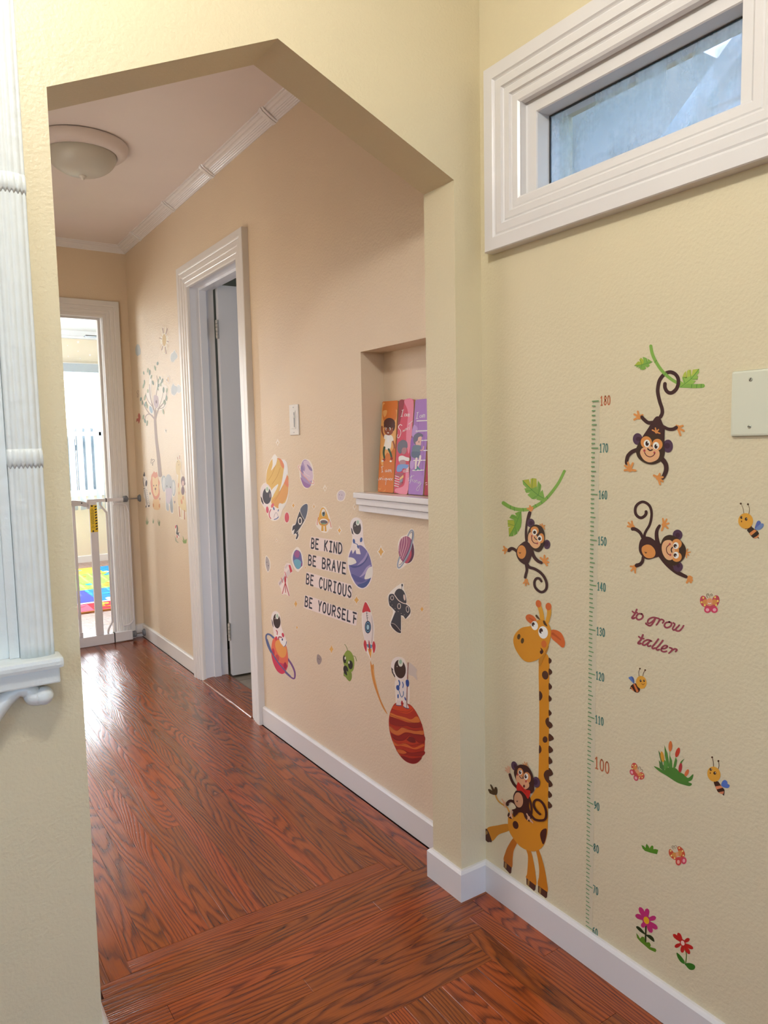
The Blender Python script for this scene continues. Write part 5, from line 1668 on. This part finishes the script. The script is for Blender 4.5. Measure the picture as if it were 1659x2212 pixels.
H('planet_sticker', 'orange and pink ringed planet sticker with a red and white astronaut seated on it', 'H6', '''
p #e9dcd6 150,1042 202,1058 234,1120 240,1230 275,1340 325,1480 292,1550 200,1450 148,1400 126,1270 104,1180 112,1088
s #56648e 26>20 150,1430 90,1375 45,1370 32,1420 60,1530 120,1650 200,1780
s #7a5286 18>26 240,1830 300,1900 380,1970 425,1990 438,1950 430,1880 390,1790 335,1710
p #dc6c52 170,1408 260,1430 320,1550 341,1700 332,1830 290,1912 240,1922 180,1872 130,1762 105,1640 110,1520 130,1440
p #e29c54 200,1440 275,1490 320,1590 300,1680 240,1690 180,1600 160,1500
p #cc3c5a 110,1640 180,1740 270,1780 335,1800 325,1850 288,1912 240,1922 180,1872 130,1762
e #9c2648 300 1808 22 48
e #ba344e 135 1615 18 52 -8
e #c24a50 190 1700 26 50 -10
s #56648e 18>14 45,1440 110,1610 200,1760 300,1880 375,1955
e #ece0dc 222 1385 62 56
s #b83c4c 12 176,1312 190,1335 188,1372
e #c83c52 270 1378 16 32 -15
e #d04254 176 1426 18 30
s #a83c48 16 205,1440 215,1405 250,1410
P #efe6e2 220,1445 268,1420 322,1468 302,1542 280,1542 240,1492
e #3a4a78 262 1440 10 18
s #3a4a78 8 320,1470 310,1515 285,1544
e #e6dcd8 170 1175 62 132 -5
e #3b2d2c 184 1182 50 103 -6
e #e0e2da 188 1112 22 43
e #a2baa6 190 1110 12 27
e cr 160 1148 4 7
P #2e2a30 110,1150 124,1180 138,1255 134,1272 118,1215
''')
H('rocket_sticker', 'white rocket sticker with red nose and red fins', 'H7', '''
p cr 730,258 792,350 834,500 856,650 850,815 884,900 856,1012 830,970 805,1094 788,1062 745,992 718,962 696,880 716,820 690,700 675,550 680,400
P #e0a044 758,935 822,940 804,1082
s #cc7034 6 770,960 803,1070
p #e0d4ce 735,405 800,412 835,550 843,700 826,860 735,860 702,700 690,550 692,420
p #c8bab4 812,450 836,550 843,700 828,850 808,850 822,700 815,560
p #c0303a 730,268 775,338 802,412 745,402 684,418 700,328
e #2e3450 763 628 45 90
e #5c8ca2 763 628 36 74
e #2e3450 763 628 28 58
e #a2c6d0 763 628 18 38
s #2a2a38 6 745,405 750,470 757,540
S #2a2a38 5 740,432 760,428
S #2a2a38 5 742,465 764,460
S #2a2a38 5 745,498 768,492
P #5c8ca2 742,872 832,880 816,936 760,920
p #c03742 720,812 746,870 742,982 714,930 702,870
p #c03742 846,828 874,900 850,1002 826,900
p #a82e3c 778,812 798,900 796,992 774,900
''')
H('flame_sticker', 'long thin orange flame trail sticker curving down from the white rocket', 'H7', '''
p #d08e46 798,1115 822,1172 846,1160 852,1290 884,1450 944,1660 1042,1872 978,1790 898,1600 838,1420 808,1260
s #b86a30 6>2 818,1180 850,1380 910,1600 1000,1810
s #e8b060 8>2 835,1230 862,1390 905,1540
''')
H('sparkle_sticker', 'orange star sticker left of the white rocket nose', 'H7', '''
k cr 600 240 46 70
k st 600 240 38 58
''')
H('sparkle_sticker', 'orange star sticker between the tiny asteroid and the green alien', 'H7', '''
k cr 240 947 38 70
k st 240 945 33 62
''')
H('asteroid_sticker', 'tiny grey-brown asteroid sticker left of the green alien', 'H7', '''
p #9c8e8a 40,1020 80,1040 102,1090 82,1150 52,1162 28,1100
e #5c4e4e 50 1082 4 8
e #5c4e4e 72 1088 4 8
''')
H('alien_sticker', 'little green alien sticker with big black eyes', 'H7', '''
s #6c7c3a 8 470,966 455,912 430,875
s #6c7c3a 8 548,1040 580,1052 601,1115
p #7c9040 445,1265 520,1270 532,1350 510,1402 480,1392 440,1342 414,1322 420,1255
p #82973f 420,1020 470,960 530,998 566,1100 556,1230 510,1277 450,1242 415,1150 406,1070
e #20201c 428 1090 22 56 -5
e #20201c 513 1168 34 64 -5
e #ece8d8 437 1072 9 22
e #ece8d8 492 1135 10 20
s #20201c 6 448,1135 458,1145 470,1138
e #2a2824 446 1240 34 62 -12
s #2a2824 20 430,1280 460,1310
P #82973f 455,1250 480,1270 495,1330 470,1330
''')
H('planet_sticker', 'large red planet sticker in wavy bands with an astronaut planting a flag on it', 'H9', '''
p #e6dacd 330,152 425,178 485,290 508,400 486,520 532,600 530,950 482,1002 300,992 286,900 270,600 298,560 236,450 200,300 246,188
p #c9bdb2 518,268 580,290 662,380 650,440 667,567 600,500 512,450
p #a8301e 300,965 500,982 600,1058 702,1230 773,1430 803,1650 782,1850 702,2002 590,2047 448,1992 328,1852 228,1640 172,1430 168,1230 213,1070
p #c2431f 225,1060 310,1000 500,1010 600,1075 560,1130 470,1160 330,1120
p #cb7032 195,1145 300,1185 450,1225 560,1260 640,1212 685,1225 712,1305 600,1322 480,1302 350,1252 192,1205
p #8a211a 200,1215 340,1265 500,1318 722,1322 745,1390 600,1410 480,1372 380,1380 185,1320
p #c36a36 182,1375 300,1458 400,1400 520,1440 640,1470 765,1455 780,1520 680,1540 560,1500 450,1490 330,1540 200,1480
p #8a211a 208,1508 330,1560 450,1502 560,1512 784,1545 797,1655 700,1668 620,1600 530,1542 430,1622 300,1630 222,1570
p #b23a20 300,1650 430,1640 530,1570 620,1625 690,1680 560,1700 440,1672
p #6e1814 500,1602 540,1562 620,1602 640,1668 560,1670 480,1622
p #c8622e 240,1640 340,1700 460,1682 600,1762 760,1702 790,1730 650,1790 520,1762 400,1732 275,1722
p #8e2018 300,1780 420,1800 560,1852 790,1822 772,1900 600,1900 450,1872 335,1850
p #c0602e 310,1790 400,1795 480,1850 420,1870 350,1862
p #7e1816 380,1900 560,1950 742,1935 690,2008 590,2042 460,1992
s #5c140f 5 222,1080 350,1112 500,1130 585,1072
s #5c140f 5 190,1180 340,1235 500,1290 600,1320 715,1318
s #5c140f 5 185,1330 340,1380 480,1370 600,1410 745,1395
s #5c140f 5 185,1380 300,1462 400,1402 520,1442 762,1458
s #5c140f 5 210,1510 330,1562 450,1502 560,1512 784,1548
s #5c140f 5 225,1575 330,1632 440,1622 530,1544 620,1602 700,1668 797,1660
s #5c140f 5 250,1650 350,1712 460,1690 590,1722 790,1670
s #5c140f 5 300,1790 420,1802 560,1854 788,1828
s #5c140f 5 330,1855 450,1880 600,1902 770,1900
P #d9cdc6 315,905 375,930 388,1012 294,1002
P #d9cdc6 428,962 480,948 524,1055 500,1072 422,1032
s #3a4a70 12 292,1002 340,1020 388,1012
s #3a4a70 12 420,1028 470,1060 522,1066
e #b2242c 400 962 14 36
p #e0d6d0 340,600 470,600 480,800 470,950 420,940 400,880 370,930 320,900 310,760
e #e3d9d2 350 360 136 206 -10
e #39261f 365 370 102 166 -8
e #dad8c8 375 256 43 72 -5
e #9ab69c 375 242 26 39
e cr 315 325 6 10
P #30262a 210,335 240,370 282,508 270,516 225,432
P #ddd3cc 232,385 245,395 268,460 258,462
s #3a629f 22 345,572 360,620 350,668
s #3a629f 16 410,602 425,650 415,695
e #2e4e90 328 700 30 48 -10
s #3a6a98 12 345,742 390,862 425,825 425,765
e #3a629f 332 850 14 40
e #3a4a8c 460 895 12 34 -18
s #8c3c3c 10 510,256 502,420 495,560
s #8c3c3c 9 493,660 490,800 486,1090
p #2e4a90 475,563 516,568 524,650 506,682 478,662 467,600
''')
# ------------------------------------------------------------------ pastel zoo stickers by the playroom doorway
Zs = lambda n, l, f, o: sticker(n, l, f, o, HALL, ZOO)
def sunburst():
    a = Art(HALL); a.run('''
e #eae2d2 792 300 52 145
e #eae2d2 792 470 92 200
e #eae2d2 790 640 55 150
''', FR['F1'])
    for k in range(18):
        an = math.radians(k*20+8); c, s_ = math.cos(an), math.sin(an)
        r1 = 1.0 if k % 2 else .86
        x0, y0, x1, y1 = 792+58*c, 470+170*s_, 792+108*r1*c, 470+330*r1*s_
        a.run('s %s 16>22 %f,%f %f,%f' % ('#a98a7c' if k % 3 == 0 else '#d8c3a4' if k % 3 == 1 else '#e8dcc4', x0, y0, x1, y1), FR['F1'])
    a.run('e #cfb47e 790 470 43 138', FR['F1'])
    tag(a.build('sun_sticker'), 'pale sun sticker with rays high on the hall wall', 'wall sticker', ZOO)
sunburst()
Zs('cloud_sticker', 'small grey-blue cloud sticker near the hall corner', 'F1', 'p #b1b8b7 185,560 225,600 238,650 252,690 245,790 215,810 185,835 150,800 140,780 130,680 148,600')
Zs('cloud_sticker', 'white-edged blue cloud sticker right below the sun', 'F1', '''
p cr 1015,683 1045,700 1060,745 1080,760 1097,850 1075,905 1045,920 1010,988 975,960 950,982 918,880 935,775 985,740
p #bfc8cc 1013,705 1040,745 1075,800 1085,850 1060,895 1020,930 1000,960 955,955 932,880 950,790 990,755''')
Zs('cloud_sticker', 'white-edged pair of blue clouds sticker beside the door casing', 'F1', '''
p cr 990,1440 1030,1480 1070,1495 1115,1460 1175,1520 1195,1630 1135,1695 1080,1685 1020,1748 945,1705 932,1600 960,1490
p #cdd3d8 1110,1485 1165,1530 1178,1620 1130,1670 1080,1640 1085,1540
p #bcc5cc 990,1470 1030,1510 1075,1530 1092,1600 1060,1680 1020,1722 960,1690 948,1590 968,1500''')
Zs('bird_sticker', 'tiny pale owl sticker beside the tree top', 'F1', '''
p cr 880,1270 918,1320 914,1425 882,1462 838,1405 832,1335
p #d4bfa2 880,1300 902,1340 900,1410 878,1435 852,1390 850,1340
e #6c5a4c 852 1378 10 14''')
Zs('butterfly_sticker', 'faint brown butterfly sticker near the hall corner', 'F1', '''
s #a48e80 8 180,1620 210,1625 200,1660 180,1690 165,1660 180,1620
s #a48e80 8 190,1690 208,1720 185,1775 175,1740 185,1700''')
def tree():
    a = Art(HALL); a.run('''
p #e9e3d8 335,620 375,560 400,640 435,660 436,760 415,850 350,880 322,850 325,720
p #e6e0d6 270,560 290,560 285,700 300,840 270,840 240,740 262,650
p #e6e0d6 262,840 300,850 308,915 275,910
s #a08c84 34>20 366,1476 350,1300 330,1130 318,950
s #a08c84 18>5 320,980 318,900 300,850 275,740 268,640
s #a08c84 16>5 322,960 350,870 410,790 430,700
s #a08c84 14>5 318,960 270,912 235,930 225,965
s #a08c84 10>4 275,915 240,870 200,790
s #a08c84 8>4 345,862 390,855 420,812
s #a08c84 9>4 325,900 328,760 345,640 335,560
s #a08c84 7>3 298,845 255,790 232,720
s #a08c84 6>3 350,860 380,780 395,700
p #bcaab0 308,745 330,740 350,760 352,830 330,860 308,820
e #9ab0c0 282 872 14 34 -15
e #7a5a5c 332 800 7 16
''', FR['F3'])
    for i, (x, y) in enumerate(((215,535),(253,510),(270,530),(285,570),(320,490),(343,448),(222,620),(214,650),(300,625),(350,610),(372,640),(385,608),(366,582),(428,695),(425,765),(412,812),(395,890),(190,775),(203,808),(226,760),(226,975),(246,995),(254,700),(232,820),(346,680),(212,940),(398,690),(402,800),(242,835),(352,650))):
        a.run('e %s %d %d %d %d %d' % (('#87977e', '#98a68a', '#7a8f84')[i % 3], x, y, 6+i % 3, 17+(i*5) % 12, (-12, 8, 0, 14)[i % 4]), FR['F3'])
    tag(a.build('tree_sticker'), 'slender pale tree sticker with grey-green leaves and a small koala', 'wall sticker', ZOO)
tree()
Zs('bird_sticker', 'small red bird sticker left of the tree trunk', 'F3', 'p #b86a62 172,903 185,930 182,965 170,1000 162,975 148,985 150,955 165,950 162,925')
Zs('butterfly_sticker', 'tiny brown butterfly sticker below the left branch', 'F3', 'p #a89488 245,978 252,1000 243,1012 238,995')
Zs('butterfly_sticker', 'tiny butterfly sticker right of the tree trunk', 'F3', '''
p cr 408,1045 418,1055 428,1048 424,1085 412,1080
p #9c9a88 411,1052 418,1060 425,1054 420,1078''')
Zs('butterfly_sticker', 'small grey butterfly sticker above the lion', 'F2', '''
s #8a7c70 9 345,330 360,300 375,330 350,350 345,380
s #8a7c70 9 380,320 410,310 420,345 390,370 385,440
s #8a7c70 8 350,400 370,380 385,400 375,430''')
def zebra():
    a = Art(HALL); a.run('''
p #e4dcd2 200,650 260,700 270,870 280,950 310,1100 310,1290 240,1300 235,1150 195,1080 205,880 180,760
p #4c474c 210,568 222,605 226,655 200,665 186,640 200,600
s #4c474c 10 186,695 190,800 212,872
e #4a454a 252 808 19 66 4
s #4a454a 12 195,925 222,905
e #4a454a 330 1020 9 30
P #4a454a 240,1272 258,1272 256,1310 240,1310
P #4a454a 288,1262 318,1262 318,1298 288,1296
e #4a454a 222 738 5 8
''', FR['F2'])
    random.seed(4)
    for i in range(15):
        y = 930+i*22; x = 205+i*4
        a.run('s #4c474c 7>4 %d,%d %d,%d' % (x, y+30, x+26, y-10), FR['F2'])
        if i % 2 == 0: a.run('s #4c474c 7>4 %d,%d %d,%d' % (x+45, y+10, x+70, y+40), FR['F2'])
    tag(a.build('zebra_sticker'), 'small zebra sticker left of the lion', 'wall sticker', ZOO)
zebra()
Zs('lion_sticker', 'small sitting lion sticker with orange mane', 'F2', '''
p #dbb684 410,1120 500,1120 535,1250 532,1340 480,1362 410,1342 383,1260
p #c98a5c 385,1240 405,1230 415,1290 395,1300
p #c98a5c 515,1240 535,1240 535,1310 512,1300
p #d28c70 410,558 440,585 470,575 490,650 503,710 530,790 518,880 527,950 527,1050 500,1112 455,1143 410,1122 383,1050 360,990 348,900 337,790 352,720 360,640 392,590
p #dfbf90 378,690 395,670 440,705 490,672 503,850 503,1000 450,1078 400,1012 385,850
e #5a4a42 407 857 9 18
e #5a4a42 460 851 9 18
e #7c5c5a 442 925 16 28
s #7c5c5a 5 442,950 445,1000
''')
Zs('elephant_sticker', 'small grey elephant sticker with big pale ears', 'F2', '''
p cr 600,640 655,670 705,612 775,680 795,730 845,752 868,880 858,1030 825,1090 800,1100 812,1250 812,1425 755,1410 735,1260 722,1380 660,1360 650,1200 650,1010 625,995 585,935 562,800 562,700
p #aab1b6 600,648 648,680 650,850 630,985 590,930 570,800 570,700
p #aab1b6 790,738 840,760 858,880 850,1020 820,1078 790,1000 785,850
p #d0d2d2 608,690 640,710 640,850 625,950 600,910 585,790
p #d0d2d2 798,780 832,800 845,880 836,1000 815,1040 798,980
p #b5babf 705,620 770,680 790,850 788,1040 802,1250 802,1405 765,1400 742,1250 715,1230 720,1370 670,1352 660,1200 655,1000 645,800 655,690
p #9ca2a8 765,1100 802,1250 802,1405 765,1400 745,1250
p #c9bec9 662,925 785,925 765,1130 730,1215 695,1232 665,1180 668,1080
e #55545a 682 867 8 22
e #55545a 755 890 8 22
''')
Zs('giraffe_sticker', 'small pale giraffe sticker carrying a grey monkey beside the door casing', 'F2', '''
p #e6dccb 905,230 960,250 985,400 990,600 1040,680 1070,800 1060,1000 1080,1380 1050,1550 930,1500 900,1200 895,700 850,520 865,380
p #dac69a 905,320 960,360 972,480 925,625 880,605 860,500 870,390
s #c08a72 14 905,310 900,262
s #c08a72 14 945,300 940,235
p #dac69a 920,590 958,590 955,850 980,1000 1040,1060 1070,1200 1085,1390 1020,1375 940,1295 908,1200 903,900
s #b8785c 16>20 932,1290 950,1498
s #dac69a 14 978,1350 985,1510
s #b8785c 16>20 1045,1370 1045,1550
e #cb8e6c 918 850 10 52
e #cb8e6c 932 1012 8 34
e #cb8e6c 985 1190 18 52 -8
e #cb8e6c 1015 1110 12 42
e #5a4a42 900 358 6 9
e #5a4a42 928 425 6 9
e #7c646c 1015 765 42 105
e #d2b2aa 1015 805 27 52
e #7c646c 1050 815 14 34
e #7c646c 1012 960 34 92
''')
for l, o in (('small green grass sticker below the zebra', 'P #8f9a76 232,1590 245,1640 240,1560 255,1610 262,1480 272,1600 290,1530 282,1610 305,1580 290,1650 270,1668 250,1660'),
             ('smallest green grass sticker below the lion', 'P #93a07c 370,1570 382,1610 385,1520 395,1600 408,1540 412,1610 400,1642 385,1640'),
             ('thin spiky grass sticker below the elephant ear', 'P #7f8c68 475,1570 510,1640 485,1530 520,1620 525,1560 540,1610 532,1695 512,1690'),
             ('brightest green grass sticker beside the door casing', 'P #86a05c 990,1970 1020,2010 1005,1890 1035,1970 1050,2000 1062,1960 1070,1990 1095,1950 1085,2056 1025,2056'),
             ('pale grass sticker under the toucan', 'P #a9ab90 845,1950 860,2000 840,1900 875,1960 890,2010 920,2030 915,2050 880,2030 855,2005')):
    Zs('grass_sticker', l, 'F2', o)
Zs('toucan_sticker', 'small dark toucan sticker with red beak low on the hall wall', 'F2', '''
p cr 880,1665 900,1700 905,1790 950,1850 940,1925 900,1945 875,1900 850,1750 845,1690
p #c9606a 850,1690 872,1680 875,1720 862,1750 850,1730
s #5a5a5c 20>30 885,1680 895,1740 890,1830
p #4c4c50 875,1820 905,1830 940,1830 925,1860 942,1920 910,1880 880,1870
s #c0585c 12 880,1890 905,1935
s #c0585c 12 905,1890 885,1935''')
for l, x, y, c in (('tiny heart sticker between lion and elephant', 533, 1135, '#b07a74'), ('tiny dark heart sticker between elephant and giraffe', 842, 1200, '#8a7a84'), ('tiny red heart sticker behind the giraffe neck', 1078, 995, '#c08078')):
    Zs('heart_sticker', l, 'F2', 'P %s %s' % (c, ' '.join('%d,%d' % (x+a*.8, y+b) for a, b in ((0, 35), (-16, 0), (-14, -26), (-4, -30), (2, -14), (9, -28), (16, -18), (14, 5)))))
# white star decals on the playroom wall
for l, x, y, r in (('largest white star decal above the playroom blinds', 380, 768, 22), ('white star decal at the right above the blinds', 652, 795, 17), ('white sparkle decal low above the head rail', 522, 923, 17),
                   ('small white star decal at the left above the blinds', 254, 808, 10), ('small white dot star in the middle above the blinds', 379, 878, 10), ('small low left white dot star above the blinds', 262, 938, 9), ('smallest white dot star just above the head rail', 404, 965, 8), ('white dot star beside the playroom door jamb', 664, 908, 9)):
    P_ = ' '.join('%.1f,%.1f' % (x+r*(1 if k % 2 == 0 else .42)*math.sin(k*math.pi/5), y-r*(1 if k % 2 == 0 else .42)*math.cos(k*math.pi/5)) for k in range(10))
    sticker('star_decal', l, 'W1', 'P #fbfaf2 '+P_, PEND, 'white star decals on the playroom wall')

# ------------------------------------------------------------------ affirmation plaques leaning in the niche
def plaques():
    zb = NI[2]+.0003
    xb, xt, hh = 1.292, 1.338, .29
    n = Vector((-(hh), 0, (xt-xb))).normalized()
    base = Plane((xb, 0, zb), n, (0, -1, 0), 1.12, off=0)
    art = Plane((xb, 0, zb), n, (0, -1, 0), 1.12, off=.0003)
    fr = FR['PL']
    specs = [
     ('orange plaque printed with a waving boy and the words I am unique', [(103,175),(432,152),(332,2086),(5,2056)], '#c8702c', '''
p #dba462 115,200 200,240 380,330 410,400 385,900 350,1100 260,1250 150,1350 120,1500 70,1400 70,900 90,500
p #c8702c 120,260 230,200 350,250 400,420 370,560 250,600 130,560
p #c8702c 130,1400 210,1230 300,1350 340,1500 250,1560 150,1560
p #dba462 120,370 200,350 190,440 145,490
p #dba462 20,1960 60,1980 85,1950 60,2000
p #dba462 95,2040 150,2020 175,1975 160,2030
s #8c4a34 34 150,910 105,800 100,690
s #8c4a34 30 315,960 350,1060 358,1130
p #e6e0d8 160,860 300,870 338,970 300,1000 285,1120 250,1165 180,1160 140,1110 165,960 145,940
p #f2eee8 200,870 255,880 250,990 225,1015 205,980
s #2c4a32 44>36 150,1120 135,1230 150,1340
s #2c4a32 44>36 240,1160 280,1250 300,1330
e #8c2422 142 1378 30 26 -20
e #f0e8e0 112 1402 24 18
e #8c2422 300 1352 26 32
e #f0e8e0 282 1408 24 18
e #8c4a34 240 770 92 100
e #4a2622 255 620 118 112
p #4a2622 145,640 200,560 330,560 372,650 362,740 330,780 320,690 250,640 160,700 140,720
e wh 190 738 14 30
e wh 265 735 15 32
e #2a1a14 196 742 8 20
e #2a1a14 258 740 8 20
p #f2e8e0 210,808 245,812 235,830 222,828
s #f4ece6 9 100,1520 106,1630
s #f4ece6 8 85,1530 130,1512
s #f4ece6 8 92,1638 125,1628
s #f4ece6 8 200,1590 172,1600 178,1632 205,1612 204,1592 210,1630
s #f4ece6 8 230,1632 232,1590 250,1588 252,1632
s #f4ece6 8 254,1596 272,1584 275,1630
s #f4ece6 8 275,1600 292,1588 297,1640
s #f4ece6 7 22,1770 28,1800 50,1790 60,1745 66,1792
s #f4ece6 7 75,1795 85,1752 100,1755 108,1795
s #f4ece6 7 128,1760 130,1798
e #f4ece6 127 1728 5 7
s #f4ece6 7 190,1762 160,1770 165,1800 190,1780 198,1760 185,1840 178,1900
s #f4ece6 7 210,1765 218,1798 238,1765 245,1798
s #f4ece6 7 258,1785 285,1775 270,1760 258,1795 285,1802
s #f4ece6 7 298,1785 320,1775 308,1765 298,1798 325,1802'''),
     ('pink plaque printed with a reading girl and the words I am Smart', [(455,142),(766,125),(616,2112),(340,2088)], '#c94e66', '''
p #de86a0 560,150 750,150 730,700 700,1000 650,1250 600,900 640,400
p #e08ca4 600,1560 660,1500 625,2080 400,2060 380,1980 560,1900
p #8e3440 455,160 560,150 520,400 440,700 445,400
s #f4e4e6 12 535,345 508,475
s #f4e4e6 9 512,350 552,338
s #f4e4e6 9 490,480 530,474
s #f4e4e6 9 610,425 575,430 568,470 600,460 612,425 612,472
s #f4e4e6 9 628,475 636,425 652,430 648,478
s #f4e4e6 9 652,435 672,428 668,480
s #f4e4e6 13>9 515,665 480,645 445,680 450,720 485,770 490,840 450,920 415,900 430,850
s #f4e4e6 7 530,800 540,760 552,790 562,755 570,785
s #f4e4e6 7 612,725 588,730 582,765 608,750 615,722 618,755
s #f4e4e6 7 632,752 640,710 655,712
s #f4e4e6 8 690,610 682,700 665,755
s #f4e4e6 8 650,640 740,570
p #6c6c7c 560,965 620,1010 632,1110 600,1140 540,1130 520,1200 480,1255 430,1200 420,1110 440,1030 500,975
p #a87c84 535,1130 600,1130 615,1200 570,1260 520,1250 510,1180
p #ece8ee 450,1320 520,1290 600,1320 665,1340 660,1400 600,1400 540,1380 460,1420
p #b08a98 470,1400 560,1380 600,1440 560,1500 480,1480
p #7c9cd4 430,1490 560,1470 650,1490 620,1560 540,1560 500,1620 410,1620
p #c890a0 540,1590 600,1580 610,1640 540,1640
S #f0eaec 13 620,1560 652,1545
S #f0eaec 13 612,1590 650,1578
S #f0eaec 13 605,1622 648,1612
P #a05a6c 400,1650 555,1650 540,1700 470,1740 375,1700
P #e0c088 545,1690 550,1740 475,1800 465,1760
P #c04468 370,1700 465,1740 468,1790 365,1740
S #f4eeec 14 378,1712 455,1738
S #f4eeec 14 372,1760 460,1790
S #f4eeec 14 365,1812 460,1842
S #f4eeec 14 362,1862 455,1892
S #f4eeec 14 358,1912 445,1938
P #8c90a0 470,1800 540,1760 530,1830 465,1870
P #a05a6c 465,1880 535,1830 525,1880 460,1930'''),
     ('purple plaque printed with a climbing child and the words I am strong', [(788,140),(1100,108),(948,2140),(636,2112)], '#a47cc0', '''
p #b898d0 770,650 850,740 800,900 720,880 730,740
p #9468b4 700,960 760,930 740,1250 690,1300
p #b898d0 690,1400 780,1420 740,1560 680,1540
s #f4e4e6 12 842,395 822,520
s #f4e4e6 9 820,400 862,388
s #f4e4e6 9 805,525 850,518
s #f4e4e6 9 925,450 890,460 888,500 920,485 930,450 928,498
s #f4e4e6 9 945,500 952,440 968,445 965,498
s #f4e4e6 9 968,450 990,440 988,500
S #f2ece6 22 825,572 1090,560
S #f2ece6 22 810,782 1070,772
S #f2ece6 20 920,978 1050,972
S #f2ece6 20 960,1185 1040,1180
S #f2ece6 20 760,1392 1000,1385
S #f2ece6 22 740,1600 960,1592
S #7c58a0 5 855,600 845,780
S #7c58a0 5 975,800 935,1700
p #6a6a80 850,815 940,850 945,900 880,900 850,960 820,1060 770,1040 750,960 770,870
p #dcb4ac 860,910 925,900 915,1000 905,1075 850,1080 810,1070 800,1010 840,980
e #3a3040 868 1005 7 20
p #6c7e90 750,1090 830,1070 910,1100 890,1250 870,1340 780,1345 715,1300 720,1200
p #5c6c84 725,1210 880,1220 865,1330 780,1340 718,1300
s #dcb4ac 22 900,1180 950,1170 970,1100
s #e0d4d4 44>34 820,1350 805,1450 800,1560
s #e0d4d4 44>30 900,1300 885,1400 850,1510
p #4c8c8a 775,1590 820,1560 840,1500 860,1540 905,1580 870,1590 850,1560 820,1598
s #f4ece6 7 665,1755 645,1775 665,1800 645,1815
s #f4ece6 8 720,1700 700,1790 680,1868
s #f4ece6 8 690,1740 765,1705
s #f4ece6 7 725,1790 732,1835
s #f4ece6 7 730,1805 750,1790
s #f4ece6 7 775,1800 760,1825 780,1845 795,1815 775,1800
s #f4ece6 7 805,1850 815,1805 835,1815 832,1860
s #f4ece6 7 885,1830 860,1840 858,1870 885,1855 895,1830 900,1900 870,2000 835,2020 820,1990 860,1930 930,1860'''),
     ('dark red plaque, only a sliver showing behind the arch jamb', [(1115,130),(1430,100),(1290,2196),(968,2150)], '#a03044', '''
s #e8d8d4 12 1000,1860 1030,1850
s #e8d8d4 12 1010,1900 1035,1890''')]
    for i, (lab, q, col, ops) in enumerate(specs):
        c = [base.hit(fr[0]+x/fr[2], fr[1]+y/fr[2]) for x, y in q]
        c = [(c[0][0]+.0008, c[0][1]), (c[1][0]-.0008, c[1][1]), (c[2][0]-.0008, 0.0004), (c[3][0]+.0008, 0.0004)]
        bm = bmesh.new(); T = .007
        # rounded top corners
        def rnd(a, b, d, r):
            a, b, d = Vector(a), Vector(b), Vector(d); u1 = (a-b).normalized(); u2 = (d-b).normalized()
            return [tuple(b+u1*r*(1-t)**2+u2*r*t**2) for t in (0, .25, .5, .75, 1)]
        pts = rnd(c[3], c[0], c[1], .007)+rnd(c[0], c[1], c[2], .007)+rnd(c[1], c[2], c[3], .004)+rnd(c[2], c[3], c[0], .004)
        ctr = base.pos(sum(p[0] for p in pts)/len(pts), 0, 0)
        dz = T*abs(n.z)+.0002
        up = Vector((0, 0, dz))
        fr_ = [bm.verts.new(base.pos(a, b, 0)+up-ctr) for a, b in pts]; bk_ = [bm.verts.new(base.pos(a, b, -T)+up-ctr) for a, b in pts]
        bm.faces.new(fr_); bm.faces.new(bk_[::-1])
        for k in range(len(pts)): bm.faces.new((fr_[k], fr_[(k+1) % len(pts)], bk_[(k+1) % len(pts)], bk_[k]))
        t = thing('affirmation_plaque', lab, 'plaque', ctr, 'affirmation plaques in the niche')
        board = from_bm('board', bm, [smat(col, 1.12), mat('mdf_edge', '#b08a62', .8)], t)
        for p in board.data.polygons:
            if abs(p.normal.dot(n)) < .9: p.material_index = 1
        art.o = Vector((xb, 0, zb))+up
        o = Art(art).run(ops, fr).build('print', t)
plaques()
